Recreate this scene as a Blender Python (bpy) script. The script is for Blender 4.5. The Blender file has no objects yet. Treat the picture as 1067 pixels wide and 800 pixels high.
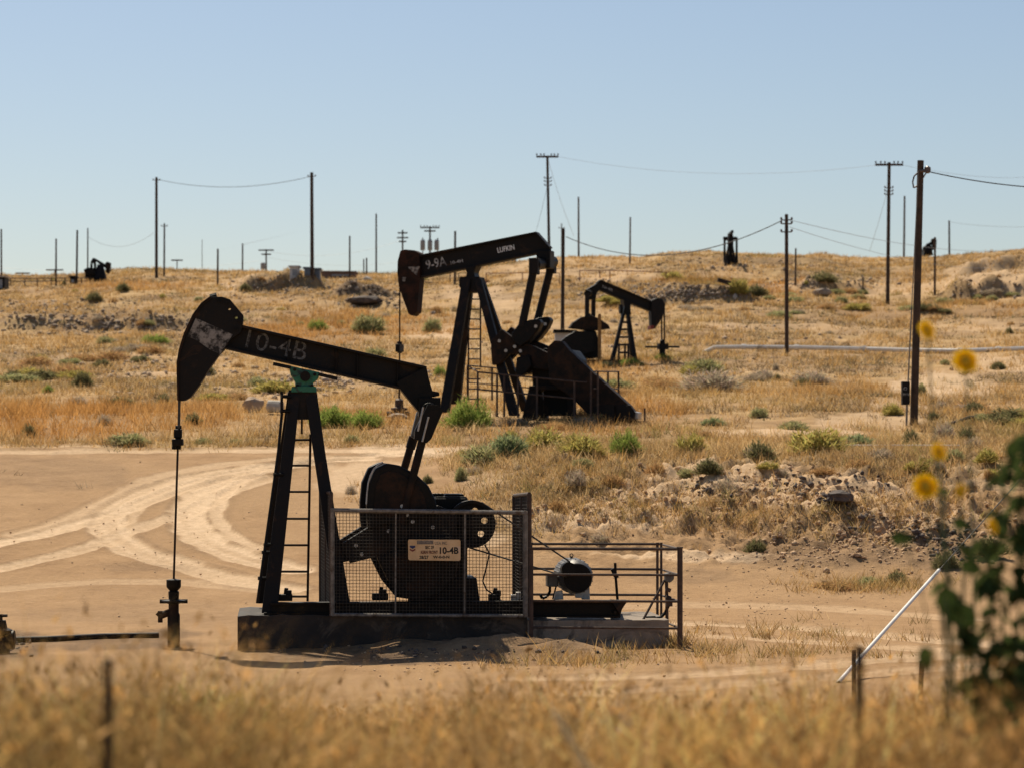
import bpy, bmesh, math, random
import numpy as np
from mathutils import Vector, Matrix
from mathutils.geometry import tessellate_polygon

random.seed(7)
rng = np.random.default_rng(7)
S = bpy.context.scene
COL = S.collection
F, CX, HZ, EYE = 2800.0, 533.5, 465.0, 2.73      # focal length in photo pixels, principal column, horizon row, eye height
PI = math.pi

# ------------------------------------------------------------------ materials
def lin(c):
    return tuple(((x / 255) / 12.92 if x / 255 <= .04045 else ((x / 255 + .055) / 1.055) ** 2.4) for x in c) + (1,)

class NT:
    def __init__(s, name):
        s.m = bpy.data.materials.new(name); s.m.use_nodes = True
        s.t = s.m.node_tree; s.t.nodes.clear()
        s.out = s.n('ShaderNodeOutputMaterial')
    def n(s, typ, **kw):
        x = s.t.nodes.new(typ)
        for k, v in kw.items(): setattr(x, k, v)
        return x
    def l(s, a, b): s.t.links.new(a, b)
    def coord(s, kind='Object'):
        return s.n('ShaderNodeTexCoord').outputs[kind]
    def noise(s, scale, detail=6, rough=.6, vec=None, dist=0):
        x = s.n('ShaderNodeTexNoise'); x.inputs['Scale'].default_value = scale
        x.inputs['Detail'].default_value = detail; x.inputs['Roughness'].default_value = rough
        x.inputs['Distortion'].default_value = dist
        if vec is not None: s.l(vec, x.inputs['Vector'])
        return x.outputs['Fac']
    def ramp(s, fac, stops):
        r = s.n('ShaderNodeValToRGB'); e = r.color_ramp.elements
        while len(e) < len(stops): e.new(.5)
        for i, (p, c) in enumerate(stops):
            e[i].position = p; e[i].color = c if len(c) == 4 else tuple(c) + (1,)
        s.l(fac, r.inputs['Fac']); return r.outputs['Color']
    def mix(s, fac, a, b, mode='MIX'):
        x = s.n('ShaderNodeMix', data_type='RGBA', blend_type=mode)
        for sock, v in ((x.inputs[0], fac), (x.inputs[6], a), (x.inputs[7], b)):
            if isinstance(v, (int, float)): sock.default_value = v
            elif isinstance(v, tuple): sock.default_value = v if len(v) == 4 else v + (1,)
            else: s.l(v, sock)
        return x.outputs[2]
    def math(s, op, a, b=0.0):
        x = s.n('ShaderNodeMath', operation=op)
        for sock, v in ((x.inputs[0], a), (x.inputs[1], b)):
            if isinstance(v, (int, float)): sock.default_value = v
            else: s.l(v, sock)
        return x.outputs[0]

def paint(name, c1, c2, scale=6, rough=.55, metal=0.0, bump=.15, lo=.42, hi=.62, c3=None, spec=.5):
    k = NT(name); co = k.coord()
    f = k.noise(scale, 8, .65, co)
    col = k.ramp(f, [(lo, c1), (hi, c2)])
    if c3:
        f3 = k.noise(scale * .37, 5, .7, co, .8)
        msk = k.ramp(f3, [(.56, (0, 0, 0)), (.64, (1, 1, 1))])
        col = k.mix(msk, col, c3)
    p = k.n('ShaderNodeBsdfPrincipled')
    k.l(col, p.inputs['Base Color'])
    p.inputs['Metallic'].default_value = metal
    p.inputs['Specular IOR Level'].default_value = spec
    rr = k.n('ShaderNodeMapRange'); rr.inputs['To Min'].default_value = max(.05, rough - .15); rr.inputs['To Max'].default_value = min(1, rough + .2)
    k.l(f, rr.inputs['Value']); k.l(rr.outputs[0], p.inputs['Roughness'])
    if bump:
        b = k.n('ShaderNodeBump'); b.inputs['Strength'].default_value = bump; b.inputs['Distance'].default_value = .02
        k.l(k.noise(scale * 6, 4, .6, co), b.inputs['Height']); k.l(b.outputs[0], p.inputs['Normal'])
    k.l(p.outputs[0], k.out.inputs['Surface'])
    return k.m

def faded(name, c, lo, hi, under=(.012, .010, .009), scale=14):
    """worn paint lettering: the colour breaks up into the dark metal under it"""
    return paint(name, under, c, scale, .8, 0, .1, lo, hi)

def foliage(name, transl=.35, rough=.8):
    k = NT(name)
    a = k.n('ShaderNodeVertexColor'); a.layer_name = 'Col'
    d = k.n('ShaderNodeBsdfDiffuse'); t = k.n('ShaderNodeBsdfTranslucent'); m = k.n('ShaderNodeMixShader')
    m.inputs[0].default_value = transl
    k.l(a.outputs['Color'], d.inputs['Color']); k.l(a.outputs['Color'], t.inputs['Color'])
    k.l(d.outputs[0], m.inputs[1]); k.l(t.outputs[0], m.inputs[2]); k.l(m.outputs[0], k.out.inputs['Surface'])
    return k.m

M = {}
M['black'] = paint('black_painted_steel', (.006, .005, .0045), (.013, .009, .007), 5, .6, 0, .15, .4, .66, (.032, .016, .008), .22)
M['oily'] = paint('oily_black_steel', (.004, .0036, .003), (.010, .0075, .006), 7, .5, 0, .2, c3=(.018, .010, .006), spec=.16)
M['rustblack'] = paint('rusted_dark_steel', (.010, .007, .005), (.044, .021, .011), 4, .7, 0, .2, .42, .66, spec=.2)
M['rusthead'] = paint('rusty_red_brown_steel', (.012, .007, .005), (.050, .020, .012), 3, .8, 0, .2, .4, .62, spec=.2)
M['green'] = paint('green_paint', (.010, .12, .066), (.016, .18, .10), 9, .5, 0, .15, c3=(.012, .02, .015))
M['galv'] = paint('weathered_grey_pipe', (.13, .115, .10), (.24, .21, .185), 12, .5, .4, .15, c3=(.09, .06, .04))
M['rail'] = paint('rust_brown_pipe', (.045, .026, .018), (.10, .058, .038), 10, .7, .1, .2)
M['redrail'] = paint('red_brown_pipe', (.16, .07, .045), (.26, .12, .075), 6, .8, 0, .1)
M['mesh'] = paint('mesh_wire', (.035, .027, .02), (.07, .053, .038), 9, .6, .2, 0)
M['concrete'] = paint('weathered_concrete', (.20, .155, .115), (.33, .265, .205), 3, .9, 0, .5, .35, .68, (.10, .078, .06))
M['oilconc'] = paint('oil_stained_concrete', (.018, .014, .011), (.05, .037, .028), 3.5, .8, 0, .7, .4, .7, (.09, .068, .05))
M['chunk'] = paint('pale_broken_concrete', (.40, .35, .29), (.58, .52, .44), 4, .9, 0, .6)
M['motor'] = paint('grey_motor_paint', (.075, .07, .066), (.135, .128, .12), 8, .5, .2, .15, c3=(.05, .035, .025))
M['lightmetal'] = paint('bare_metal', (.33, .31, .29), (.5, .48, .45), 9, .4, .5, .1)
M['wood'] = paint('creosoted_pole_wood', (.040, .024, .015), (.085, .052, .034), 3, .85, 0, .4)
M['fadedwood'] = paint('sun_bleached_pole_wood', (.085, .065, .05), (.16, .125, .098), 3, .85, 0, .3)
M['white'] = paint('white_paint', (.62, .60, .56), (.80, .78, .74), 3, .6, 0, .1, .35, .6)
M['pipewhite'] = paint('dusty_white_pipe', (.80, .71, .58), (.90, .85, .77), 1.5, .7, 0, .1, c3=(.35, .27, .19))
M['cream'] = paint('cream_sign_paint', (.66, .42, .21), (.80, .55, .31), 5, .7, 0, .05, .38, .62, (.70, .52, .40))
M['signblack'] = paint('sign_lettering_black', (.012, .011, .010), (.03, .026, .022), 20, .8, 0, 0)
M['signred'] = paint('sign_lettering_maroon', (.10, .022, .016), (.15, .035, .025), 20, .8, 0, 0)
M['signgrey'] = paint('sign_lettering_faded', (.16, .13, .105), (.30, .235, .175), 40, .8, 0, 0)
M['logoblue'] = paint('emblem_blue', (.02, .03, .10), (.03, .045, .14), 20, .7, 0, 0)
M['logored'] = paint('emblem_red', (.18, .03, .025), (.24, .045, .035), 20, .7, 0, 0)
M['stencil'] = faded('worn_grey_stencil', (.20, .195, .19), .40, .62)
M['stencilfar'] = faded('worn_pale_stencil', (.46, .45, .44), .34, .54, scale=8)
M['patch'] = faded('scraped_white_patch', (.27, .25, .23), .40, .58, scale=13)
M['brandwhite'] = paint('white_lettering', (.80, .79, .77), (.90, .89, .87), 9, .7, 0, 0)
M['yellowpost'] = paint('dull_yellow_paint', (.20, .10, .03), (.30, .16, .05), 5, .8, 0, .1)
M['redtip'] = paint('red_paint', (.20, .03, .02), (.28, .05, .03), 8, .7, 0, 0)
M['wire'] = paint('dark_cable', (.02, .018, .016), (.04, .035, .03), 5, .6, 0, 0)
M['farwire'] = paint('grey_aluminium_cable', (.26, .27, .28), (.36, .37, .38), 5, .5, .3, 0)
M['porcelain'] = paint('brown_porcelain', (.07, .04, .03), (.12, .08, .06), 8, .3, 0, 0)
M['steelblue'] = paint('blue_grey_sheet', (.10, .13, .17), (.16, .20, .25), 3, .6, .1, 0)
M['cabinet'] = paint('pale_cabinet_paint', (.55, .53, .50), (.68, .66, .62), 4, .6, 0, 0)
M['greycan'] = paint('grey_transformer_paint', (.22, .23, .24), (.32, .33, .34), 4, .6, 0, 0)
M['berm'] = paint('brown_sheet_wall', (.16, .10, .075), (.22, .145, .105), 1, .9, 0, .2)
M['rock'] = paint('tan_grey_rock', (.30, .21, .135), (.48, .35, .24), 2.2, .95, 0, .4, .36, .66)
M['darkrock'] = paint('dark_grey_rubble', (.22, .16, .11), (.40, .30, .21), 1.6, .95, 0, .4, .36, .66)
M['clod'] = paint('dry_dirt_clod', (.42, .265, .145), (.58, .385, .225), 3, .95, 0, .4, .36, .66)
M['darkclod'] = paint('dark_dirt_clod', (.06, .045, .038), (.13, .095, .075), 3, .95, 0, .4)
M['strawstem'] = paint('straw_stalk', (.80, .58, .26), (.88, .68, .36), 9, .7, 0, 0)
M['stake'] = paint('dark_rusty_stake', (.018, .012, .009), (.045, .026, .017), 9, .8, 0, .2)
M['grass'] = foliage('dry_grass_blades', .5)
M['leaf'] = foliage('shrub_leaves', .5)
M['petal'] = foliage('sunflower_petals', .6)
M['sunleaf'] = foliage('sunflower_leaves', .3)

# ------------------------------------------------------------------ mesh helpers
def tag(o, label, cat, group=None, kind=None):
    if label: o['label'] = label
    if cat: o['category'] = cat
    if group: o['group'] = group
    if kind: o['kind'] = kind
    return o

def root(name, loc, rz=0, label=None, cat=None, group=None):
    o = bpy.data.objects.new(name, None); COL.objects.link(o)
    o.location = loc; o.rotation_euler = (0, 0, rz); o.empty_display_size = .2
    return tag(o, label, cat, group)

class MB:
    def __init__(s): s.v = []; s.f = []
    def add(s, vs, fs):
        b = len(s.v); s.v += [tuple(x) for x in vs]; s.f += [tuple(i + b for i in f) for f in fs]; return s
    def box(s, c, d, rz=0, ry=0):
        R = Matrix.Rotation(rz, 3, 'Z') @ Matrix.Rotation(ry, 3, 'Y')
        vs = [Vector(c) + R @ Vector((sx * d[0] / 2, sy * d[1] / 2, sz * d[2] / 2)) for sz in (-1, 1) for sx, sy in ((-1, -1), (1, -1), (1, 1), (-1, 1))]
        return s.add(vs, [(3, 2, 1, 0), (4, 5, 6, 7), (0, 1, 5, 4), (1, 2, 6, 5), (2, 3, 7, 6), (3, 0, 4, 7)])
    def prism(s, poly, v0, v1, holes=()):
        """outline in the local u-w plane, thickness along v"""
        loops = [list(poly)] + [list(h) for h in holes]
        flat = [p for L in loops for p in L]; n = len(flat)
        tris = tessellate_polygon([[Vector((p[0], p[1], 0)) for p in L] for L in loops])
        vs = [(p[0], v0, p[1]) for p in flat] + [(p[0], v1, p[1]) for p in flat]
        fs = [t for t in tris] + [tuple(i + n for i in reversed(t)) for t in tris]
        b = 0
        for L in loops:
            m = len(L)
            for i in range(m):
                j = (i + 1) % m; fs.append((b + i, b + j, n + b + j, n + b + i))
            b += m
        return s.add(vs, fs)
    def tube(s, p, q, r, r2=None, n=8, caps=True):
        p, q = Vector(p), Vector(q); r2 = r if r2 is None else r2
        d = (q - p); L = d.length
        if L < 1e-6: return s
        d /= L; a = d.orthogonal().normalized(); b = d.cross(a)
        vs = []
        for c, rr in ((p, r), (q, r2)):
            for i in range(n):
                t = 2 * PI * i / n + PI / n; vs.append(c + (a * math.cos(t) + b * math.sin(t)) * rr)
        fs = [(i, (i + 1) % n, n + (i + 1) % n, n + i) for i in range(n)]
        if caps: fs += [tuple(reversed(range(n))), tuple(range(n, 2 * n))]
        return s.add(vs, fs)
    def path(s, pts, r, n=6):
        for a, b in zip(pts[:-1], pts[1:]): s.tube(a, b, r, n=n)
        return s
    def bar(s, p, q, wx, wy, n=None):
        """rectangular bar from p to q; wx across in-plane, wy along v"""
        p, q = Vector(p), Vector(q); d = (q - p).normalized()
        y = Vector((0, 1, 0)); x = d.cross(y)
        if x.length < 1e-4: x = Vector((1, 0, 0))
        x.normalize(); y = x.cross(d).normalized()
        vs = [c + x * sx * wx / 2 + y * sy * wy / 2 for c in (p, q) for sx, sy in ((-1, -1), (1, -1), (1, 1), (-1, 1))]
        return s.add(vs, [(3, 2, 1, 0), (4, 5, 6, 7), (0, 1, 5, 4), (1, 2, 6, 5), (2, 3, 7, 6), (3, 0, 4, 7)])
    def disc(s, c, r, v0, v1, n=36, holes=()):
        pol = [(c[0] + r * math.cos(2 * PI * i / n), c[1] + r * math.sin(2 * PI * i / n)) for i in range(n)]
        hs = [[(h[0] + h[2] * math.cos(2 * PI * i / 12), h[1] + h[2] * math.sin(2 * PI * i / 12)) for i in range(12)] for h in holes]
        return s.prism(pol, v0, v1, hs)
    def lathe(s, prof, c, axis='z', n=16):
        """profile of (radius, height)"""
        vs = []; 
        for r, h in prof:
            for i in range(n):
                t = 2 * PI * i / n
                if axis == 'z': vs.append((c[0] + r * math.cos(t), c[1] + r * math.sin(t), c[2] + h))
                elif axis == 'y': vs.append((c[0] + r * math.cos(t), c[1] + h, c[2] + r * math.sin(t)))
                else: vs.append((c[0] + h, c[1] + r * math.cos(t), c[2] + r * math.sin(t)))
        fs = []
        for k in range(len(prof) - 1):
            for i in range(n):
                j = (i + 1) % n; fs.append((k * n + i, k * n + j, (k + 1) * n + j, (k + 1) * n + i))
        fs += [tuple(range(n)), tuple(reversed(range((len(prof) - 1) * n, len(prof) * n)))]
        return s.add(vs, fs)
    def build(s, name, mat, parent=None, bevel=0, smooth=False, loc=None):
        me = bpy.data.meshes.new(name); me.from_pydata(s.v, [], s.f)
        bm = bmesh.new(); bm.from_mesh(me); bmesh.ops.recalc_face_normals(bm, faces=bm.faces); bm.to_mesh(me); bm.free()
        me.materials.append(mat)
        o = bpy.data.objects.new(name, me); COL.objects.link(o)
        if parent: o.parent = parent
        if loc is not None: o.location = loc
        if bevel:
            md = o.modifiers.new('bevel', 'BEVEL'); md.width = bevel; md.segments = 2; md.limit_method = 'ANGLE'; md.angle_limit = .6
        if smooth:
            me.polygons.foreach_set('use_smooth', [True] * len(me.polygons))
            try: me.set_sharp_from_angle(angle=.7)
            except Exception: pass
        return o

def np_mesh(name, V, Fq, mat, cols=None, tri=False):
    """big mesh straight from numpy arrays"""
    me = bpy.data.meshes.new(name); k = 3 if tri else 4
    V = np.ascontiguousarray(V, np.float32); Fq = np.ascontiguousarray(Fq, np.int32)
    me.vertices.add(len(V)); me.vertices.foreach_set('co', V.ravel())
    me.loops.add(Fq.size); me.loops.foreach_set('vertex_index', Fq.ravel())
    me.polygons.add(len(Fq)); me.polygons.foreach_set('loop_start', np.arange(0, Fq.size, k, dtype=np.int32))
    me.polygons.foreach_set('loop_total', np.full(len(Fq), k, np.int32))
    me.update(calc_edges=True)
    if cols is not None:
        a = me.color_attributes.new('Col', 'FLOAT_COLOR', 'POINT')
        c = np.ones((len(V), 4), np.float32); c[:, :3] = cols
        a.data.foreach_set('color', c.ravel())
    me.materials.append(mat)
    o = bpy.data.objects.new(name, me); COL.objects.link(o)
    return o

def text(body, name, size, o, ang, mat, parent, sx=1.0, align='LEFT', bold=0.0):
    """lettering in the u-w plane facing -v, as a thin real mesh"""
    cu = bpy.data.curves.new(name, 'FONT'); cu.body = body; cu.size = size; cu.extrude = .0012; cu.align_x = align
    cu.resolution_u = 3; cu.offset = bold
    t = bpy.data.objects.new(name, cu); COL.objects.link(t)
    bpy.context.view_layer.update()
    me = bpy.data.meshes.new_from_object(t)
    bpy.data.objects.remove(t); bpy.data.curves.remove(cu)
    ca, sa = math.cos(ang), math.sin(ang)
    for v in me.vertices:
        x, y, z = v.co.x * sx, v.co.y, v.co.z
        v.co = (o[0] + x * ca - y * sa, o[1] - z, o[2] + x * sa + y * ca)
    me.materials.clear(); me.materials.append(mat); me.name = name
    ob = bpy.data.objects.new(name, me); COL.objects.link(ob); ob.parent = parent
    return ob

def text_fit(body, name, a, b, h, mat, parent):
    """lettering from point a to point b on the baseline, h tall"""
    ob = text(body, name, 1.0, (0, 0, 0), 0, mat, parent, bold=.018 if name == 'maker_lettering' else .012); d = b - a
    xs = [v.co.x for v in ob.data.vertices]; zs = [v.co.z for v in ob.data.vertices]; L = math.hypot(d.x, d.z); cx, cz = d.x / L, d.z / L
    for v in ob.data.vertices:
        u = (v.co.x - min(xs)) / (max(xs) - min(xs)) * L; w = (v.co.z - min(zs)) / (max(zs) - min(zs)) * h
        v.co = (a.x + u * cx - w * cz, a.y + v.co.y, a.z + u * cz + w * cx)
    return ob

# ------------------------------------------------------------------ terrain
def hash2(ix, iy, seed):
    h = (ix.astype(np.int64) * 374761393 + iy.astype(np.int64) * 668265263 + seed * 982451653) & 0xffffffff
    h = ((h ^ (h >> 13)) * 1274126177) & 0xffffffff
    return ((h ^ (h >> 16)) & 0xffff) / 65535.0
def vnoise(x, y, seed=0):
    x = np.asarray(x, float); y = np.asarray(y, float)
    ix, iy = np.floor(x), np.floor(y); fx, fy = x - ix, y - iy
    fx = fx * fx * (3 - 2 * fx); fy = fy * fy * (3 - 2 * fy)
    a, b = hash2(ix, iy, seed), hash2(ix + 1, iy, seed); c, d = hash2(ix, iy + 1, seed), hash2(ix + 1, iy + 1, seed)
    return (a * (1 - fx) + b * fx) * (1 - fy) + (c * (1 - fx) + d * fx) * fy
def fbm(x, y, oct=4, seed=0, gain=.5):
    t = 0; amp = 1; tot = 0
    for k in range(oct):
        t = t + vnoise(x * 2 ** k + 17.3 * k, y * 2 ** k - 9.1 * k, seed + k) * amp; tot += amp; amp *= gain
    return t / tot
def sstep(a, b, x):
    t = np.clip((x - a) / (b - a), 0, 1); return t * t * (3 - 2 * t)

SKY_PX = [-400, 0, 40, 70, 110, 130, 180, 230, 300, 330, 400, 440, 500, 560, 620, 676, 684, 745, 780, 830, 855, 880, 930, 960, 990, 1020, 1067, 1500]
SKY_Y = [290, 287, 287, 286, 283, 281, 281, 283, 284, 284, 285, 283, 277, 269, 267, 267, 263, 262, 264, 265.5, 264, 269, 270, 268, 266, 263, 259, 250]
G_D = [66, 72, 76, 84, 100, 115, 130, 160, 190, 230, 280]
G_V = [1, .905, .86, .787, .674, .58, .49, .337, .21, .085, 0]
NEAR_D = [0, 4, 8, 12, 16, 20, 24, 28, 33, 37, 42]
NEAR_Z = [-1.3, -1.3, -1.36, -1.52, -1.82, -2.2, -2.52, -2.69, -2.73, -2.73, -2.71]
MID_D = [42, 44, 46, 48, 50, 53, 56, 60, 66]
MID_L = [648, 633, 614, 594, 573, 546, 521, 494, 463]
MID_R = [648, 634, 618, 600, 572, 522, 496, 479, 463]

DT = np.arange(0, 281, .5)
PXT = np.arange(-400, 1501, 10.0)
def build_table():
    T = np.zeros((len(PXT), len(DT)))
    for i, px in enumerate(PXT):
        s = np.interp(px, SKY_PX, SKY_Y)
        k = float(sstep(430, 600, px))
        rows = (1 - k) * np.array(MID_L) + k * np.array(MID_R)
        D = NEAR_D + MID_D[1:] + G_D[1:]
        z = list(NEAR_Z) + [-(r - HZ) * d / F for r, d in zip(rows[1:], MID_D[1:])] + [-(s + (463 - s) * g - HZ) * d / F for g, d in zip(G_V[1:], G_D[1:])]
        T[i] = np.interp(DT, D, z)
    ker = np.exp(-np.linspace(-2, 2, 9) ** 2); ker /= ker.sum()
    P = np.pad(T, ((0, 0), (4, 4)), mode='edge')
    T2 = sum(P[:, k:k + T.shape[1]] * ker[k] for k in range(9))
    T2[:, -6:] = T[:, -6:]
    return T2
TAB = build_table()
def base_z(px, D):
    i = np.clip((px + 400) / 10, 0, len(PXT) - 1.001); j = np.clip(D / .5, 0, len(DT) - 1.001)
    i0, j0 = i.astype(int), j.astype(int); a, b = i - i0, j - j0
    z = (TAB[i0, j0] * (1 - a) + TAB[i0 + 1, j0] * a) * (1 - b) + (TAB[i0, j0 + 1] * (1 - a) + TAB[i0 + 1, j0 + 1] * a) * b
    return np.where(D > 280, z + (0 - z) * sstep(286, 420, D) - .02 * (D - 280) * (D < 420), z)
def row_D(px, row):
    """distance at which the smooth ground shows at this row"""
    D = np.arange(28, 280, .25); r = HZ - F * base_z(np.full_like(D, px), D) / D
    k = np.argmax(r <= row)
    return D[k] if r[k] <= row else 280.0
# little cut banks and spoil heaps: (px0, px1, row, height m, fade m)
SCARPS = [(252, 335, 304, 2.6, 13), (350, 405, 314, 2.0, 9), (300, 430, 320, .8, 14), (0, 225, 345, 1.5, 12), (60, 240, 318, .6, 9),
          (632, 790, 315, 1.9, 14), (640, 700, 297, .9, 9), (835, 905, 304, 1.5, 10), (985, 1080, 310, 2.8, 14), (1000, 1090, 288, 2.0, 12),
          (740, 830, 286, .8, 9), (690, 860, 275, .9, 9), (250, 330, 404, .5, 5), (540, 640, 298, .6, 8), (905, 1090, 330, .5, 8)]
SC = [(a, b, row_D((a + b) / 2, r), h * .85, L) for a, b, r, h, L in SCARPS]
MOUNDS = [(345, 668, .9, .20), (520, 676, 1.1, .22), (438, 672, .7, .13), (600, 679, .8, .10)]
MO = []
for a, b, r, h in MOUNDS:
    d = -NEAR_Z[-2] * F / (b - HZ) - .9; MO.append(((a - CX) * d / F, d, r, h))

RZ = [(715, 304, 110, 10, 1.0), (110, 337, 150, 12, .9), (295, 301, 60, 12, 1.0), (640, 298, 80, 8, .7), (860, 295, 60, 8, .8), (385, 310, 40, 12, 1.0), (40, 320, 70, 8, .5), (1035, 298, 70, 18, .5), (760, 278, 110, 7, .7), (310, 402, 60, 10, .4), (410, 390, 50, 10, .4)]
def ROUGH(px, D):
    s_ = np.interp(px, SKY_PX, SKY_Y); g = np.interp(D, G_D, G_V); py = s_ + (463 - s_) * g; out = np.zeros_like(px)
    for cx, cy, rx, ry, v in RZ: out = np.maximum(out, v * (1 - sstep(.4, 1.2, ((px - cx) / rx) ** 2 + ((py - cy) / ry) ** 2)))
    return out * (D > 66)

def zg(X, Y):
    """ground height (world z) at world X, Y; arrays"""
    X = np.asarray(X, float); Y = np.asarray(Y, float)
    D = np.maximum(Y, .3); px = np.clip(CX + F * X / D, -400, 1500)
    z = base_z(px, D)
    for a, b, d, h, L in SC:
        dd = d + (fbm(X * .25, Y * 0 + d, 3, int(d)) - .5) * 9
        w = sstep(a - 12, a + 14, px) * (1 - sstep(b - 14, b + 12, px))
        e = (D - dd)
        z = z + h * w * sstep(0, 1.6, e) * np.exp(-np.maximum(e, 0) / L) * (.35 + .5 * fbm(X * .5, Y * .5, 2, 5) + .8 * np.abs(fbm(X * .7, Y * .16, 3, 6) - .5))
    rough = .035 + .10 * sstep(60, 74, D) + .28 * sstep(90, 200, D)
    z = z + (fbm(X * 1.1, Y * .8, 4, 13, .6) - .5) * .7 * ROUGH(px, D) * sstep(284, 276, D)
    z = z + (fbm(X * .18, Y * .18, 4, 11) - .5) * rough * 2.0 * sstep(300, 270, D)
    bank = sstep(470, 620, px) * sstep(47, 50, D) * (1 - sstep(58, 64, D))
    z = z + ((fbm(X * .9, Y * .9, 4, 31, .6) - .5) * .6 + (fbm(X * 3.1, Y * 2.6, 3, 33, .65) - .5) * .55) * bank * (.35 + .65 * sstep(48.5, 52, D))
    z = z + (fbm(X * 1.7, Y * 1.7, 3, 3) - .5) * (.035 + .07 * sstep(24, 14, D) + .10 * sstep(62, 72, D))
    for mx, my, r, h in MO:
        z = z + h * np.exp(-((X - mx) ** 2 / (r * r) + (Y - my) ** 2 / (r * r * .35))) * (.5 + fbm(X * 3, Y * 3, 3, 8))
    return z + EYE
def gz(x, y): return float(zg(np.array([x]), np.array([y]))[0])
_DD = np.concatenate([np.arange(28, 120, .2), np.arange(120, 284, .5)])
_HP = np.arange(-230, 1310, 5.0)
_HX = (_HP[:, None] - CX) * _DD[None] / F
_HR = HZ - F * (zg(_HX, np.broadcast_to(_DD[None], _HX.shape)) - EYE) / _DD[None]     # image row of the ground per column and distance
def hit_xy(px, py):
    i = min(max((px - _HP[0]) / 5, 0), len(_HP) - 1.001); a = int(i); f_ = i - a
    r = _HR[a] * (1 - f_) + _HR[a + 1] * f_
    k = int(np.argmax(r <= py))
    if r[k] > py: k = len(_DD) - 1
    D = _DD[k]
    if k > 0 and r[k - 1] > py: D = _DD[k - 1] + (_DD[k] - _DD[k - 1]) * (r[k - 1] - py) / max(1e-6, r[k - 1] - r[k])
    return (px - CX) * D / F, D
def hit(px, py):
    """world point where the ground first shows at photo pixel (px, py)"""
    x, y = hit_xy(px, py); return Vector((x, y, gz(x, y)))
def W(px, py, D): return Vector(((px - CX) * D / F, D, EYE + (HZ - py) * D / F))

def seg_dist(X, Y, pts):
    """distance to the polyline, side signed, and run along it"""
    d = np.full(X.shape, 1e9); run = np.zeros(X.shape); sg = np.ones(X.shape); acc = 0
    for (x0, y0), (x1, y1) in zip(pts[:-1], pts[1:]):
        ex, ey = x1 - x0, y1 - y0; L = ex * ex + ey * ey + 1e-9
        t = np.clip(((X - x0) * ex + (Y - y0) * ey) / L, 0, 1)
        q = np.hypot(X - x0 - t * ex, Y - y0 - t * ey); k = q < d
        d = np.where(k, q, d); run = np.where(k, acc + t * L ** .5, run); sg = np.where(k, np.sign(ex * (Y - y0) - ey * (X - x0)), sg)
        acc += L ** .5
    return d * sg, run
def smooth_poly(pts, n=6):
    out = []
    P = [pts[0]] + list(pts) + [pts[-1]]
    for i in range(1, len(P) - 2):
        for k in range(n):
            t = k / n
            out.append(tuple(.5 * (2 * P[i][c] + (P[i + 1][c] - P[i - 1][c]) * t + (2 * P[i - 1][c] - 5 * P[i][c] + 4 * P[i + 1][c] - P[i + 2][c]) * t * t
                                   + (3 * P[i][c] - P[i - 1][c] - 3 * P[i + 1][c] + P[i + 2][c]) * t ** 3) for c in (0, 1)))
    out.append(tuple(pts[-1])); return out

TRACKS = [  # wheel tracks, as ground polylines; half width m, strength
    ([(-60, 577), (0, 565), (40, 557), (80, 546), (120, 534), (165, 518), (205, 503), (250, 491), (300, 483), (360, 477), (430, 473)], .34, 1.0),
    ([(20, 557), (75, 541), (130, 515), (170, 497), (215, 487), (270, 480), (330, 476)], .40, .55),
    ([(-60, 606), (0, 592), (50, 581), (100, 567), (140, 552), (175, 541), (205, 529), (240, 512), (285, 497)], .28, .8),
    ([(380, 478), (290, 484), (215, 494), (160, 509), (125, 527), (113, 543), (122, 561), (150, 576), (195, 590), (245, 603), (300, 613)], .40, 1.05),
    ([(300, 490), (225, 502), (160, 521), (138, 538), (135, 548)], .14, .6),
    ([(330, 481), (288, 488), (240, 500), (207, 519), (197, 538), (207, 558), (235, 573), (270, 584), (310, 594)], .42, 1.15),
    ([(300, 489), (262, 497), (238, 512), (226, 530), (229, 546), (250, 563), (275, 573)], .17, .9),
    ([(-60, 619), (20, 612), (100, 606), (200, 607), (300, 618)], .30, .4),
    ([(-100, 471), (100, 470), (300, 469), (520, 470)], .5, .75), ([(-100, 465), (100, 465), (300, 465), (520, 466)], .3, .6),
    ([(690, 647), (760, 651), (850, 656), (930, 663), (1060, 674)], .42, .7),
    ([(690, 657), (760, 663), (850, 668), (960, 676), (1060, 684)], .4, .5),
    ([(560, 706), (650, 705), (760, 700), (860, 692), (960, 684), (1067, 680)], .45, .5),
    ([(600, 722), (700, 716), (820, 708), (960, 697), (1067, 690)], .4, .42),
    ([(560, 640), (640, 632), (760, 630), (900, 636), (1000, 645)], .45, .35),
]
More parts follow.
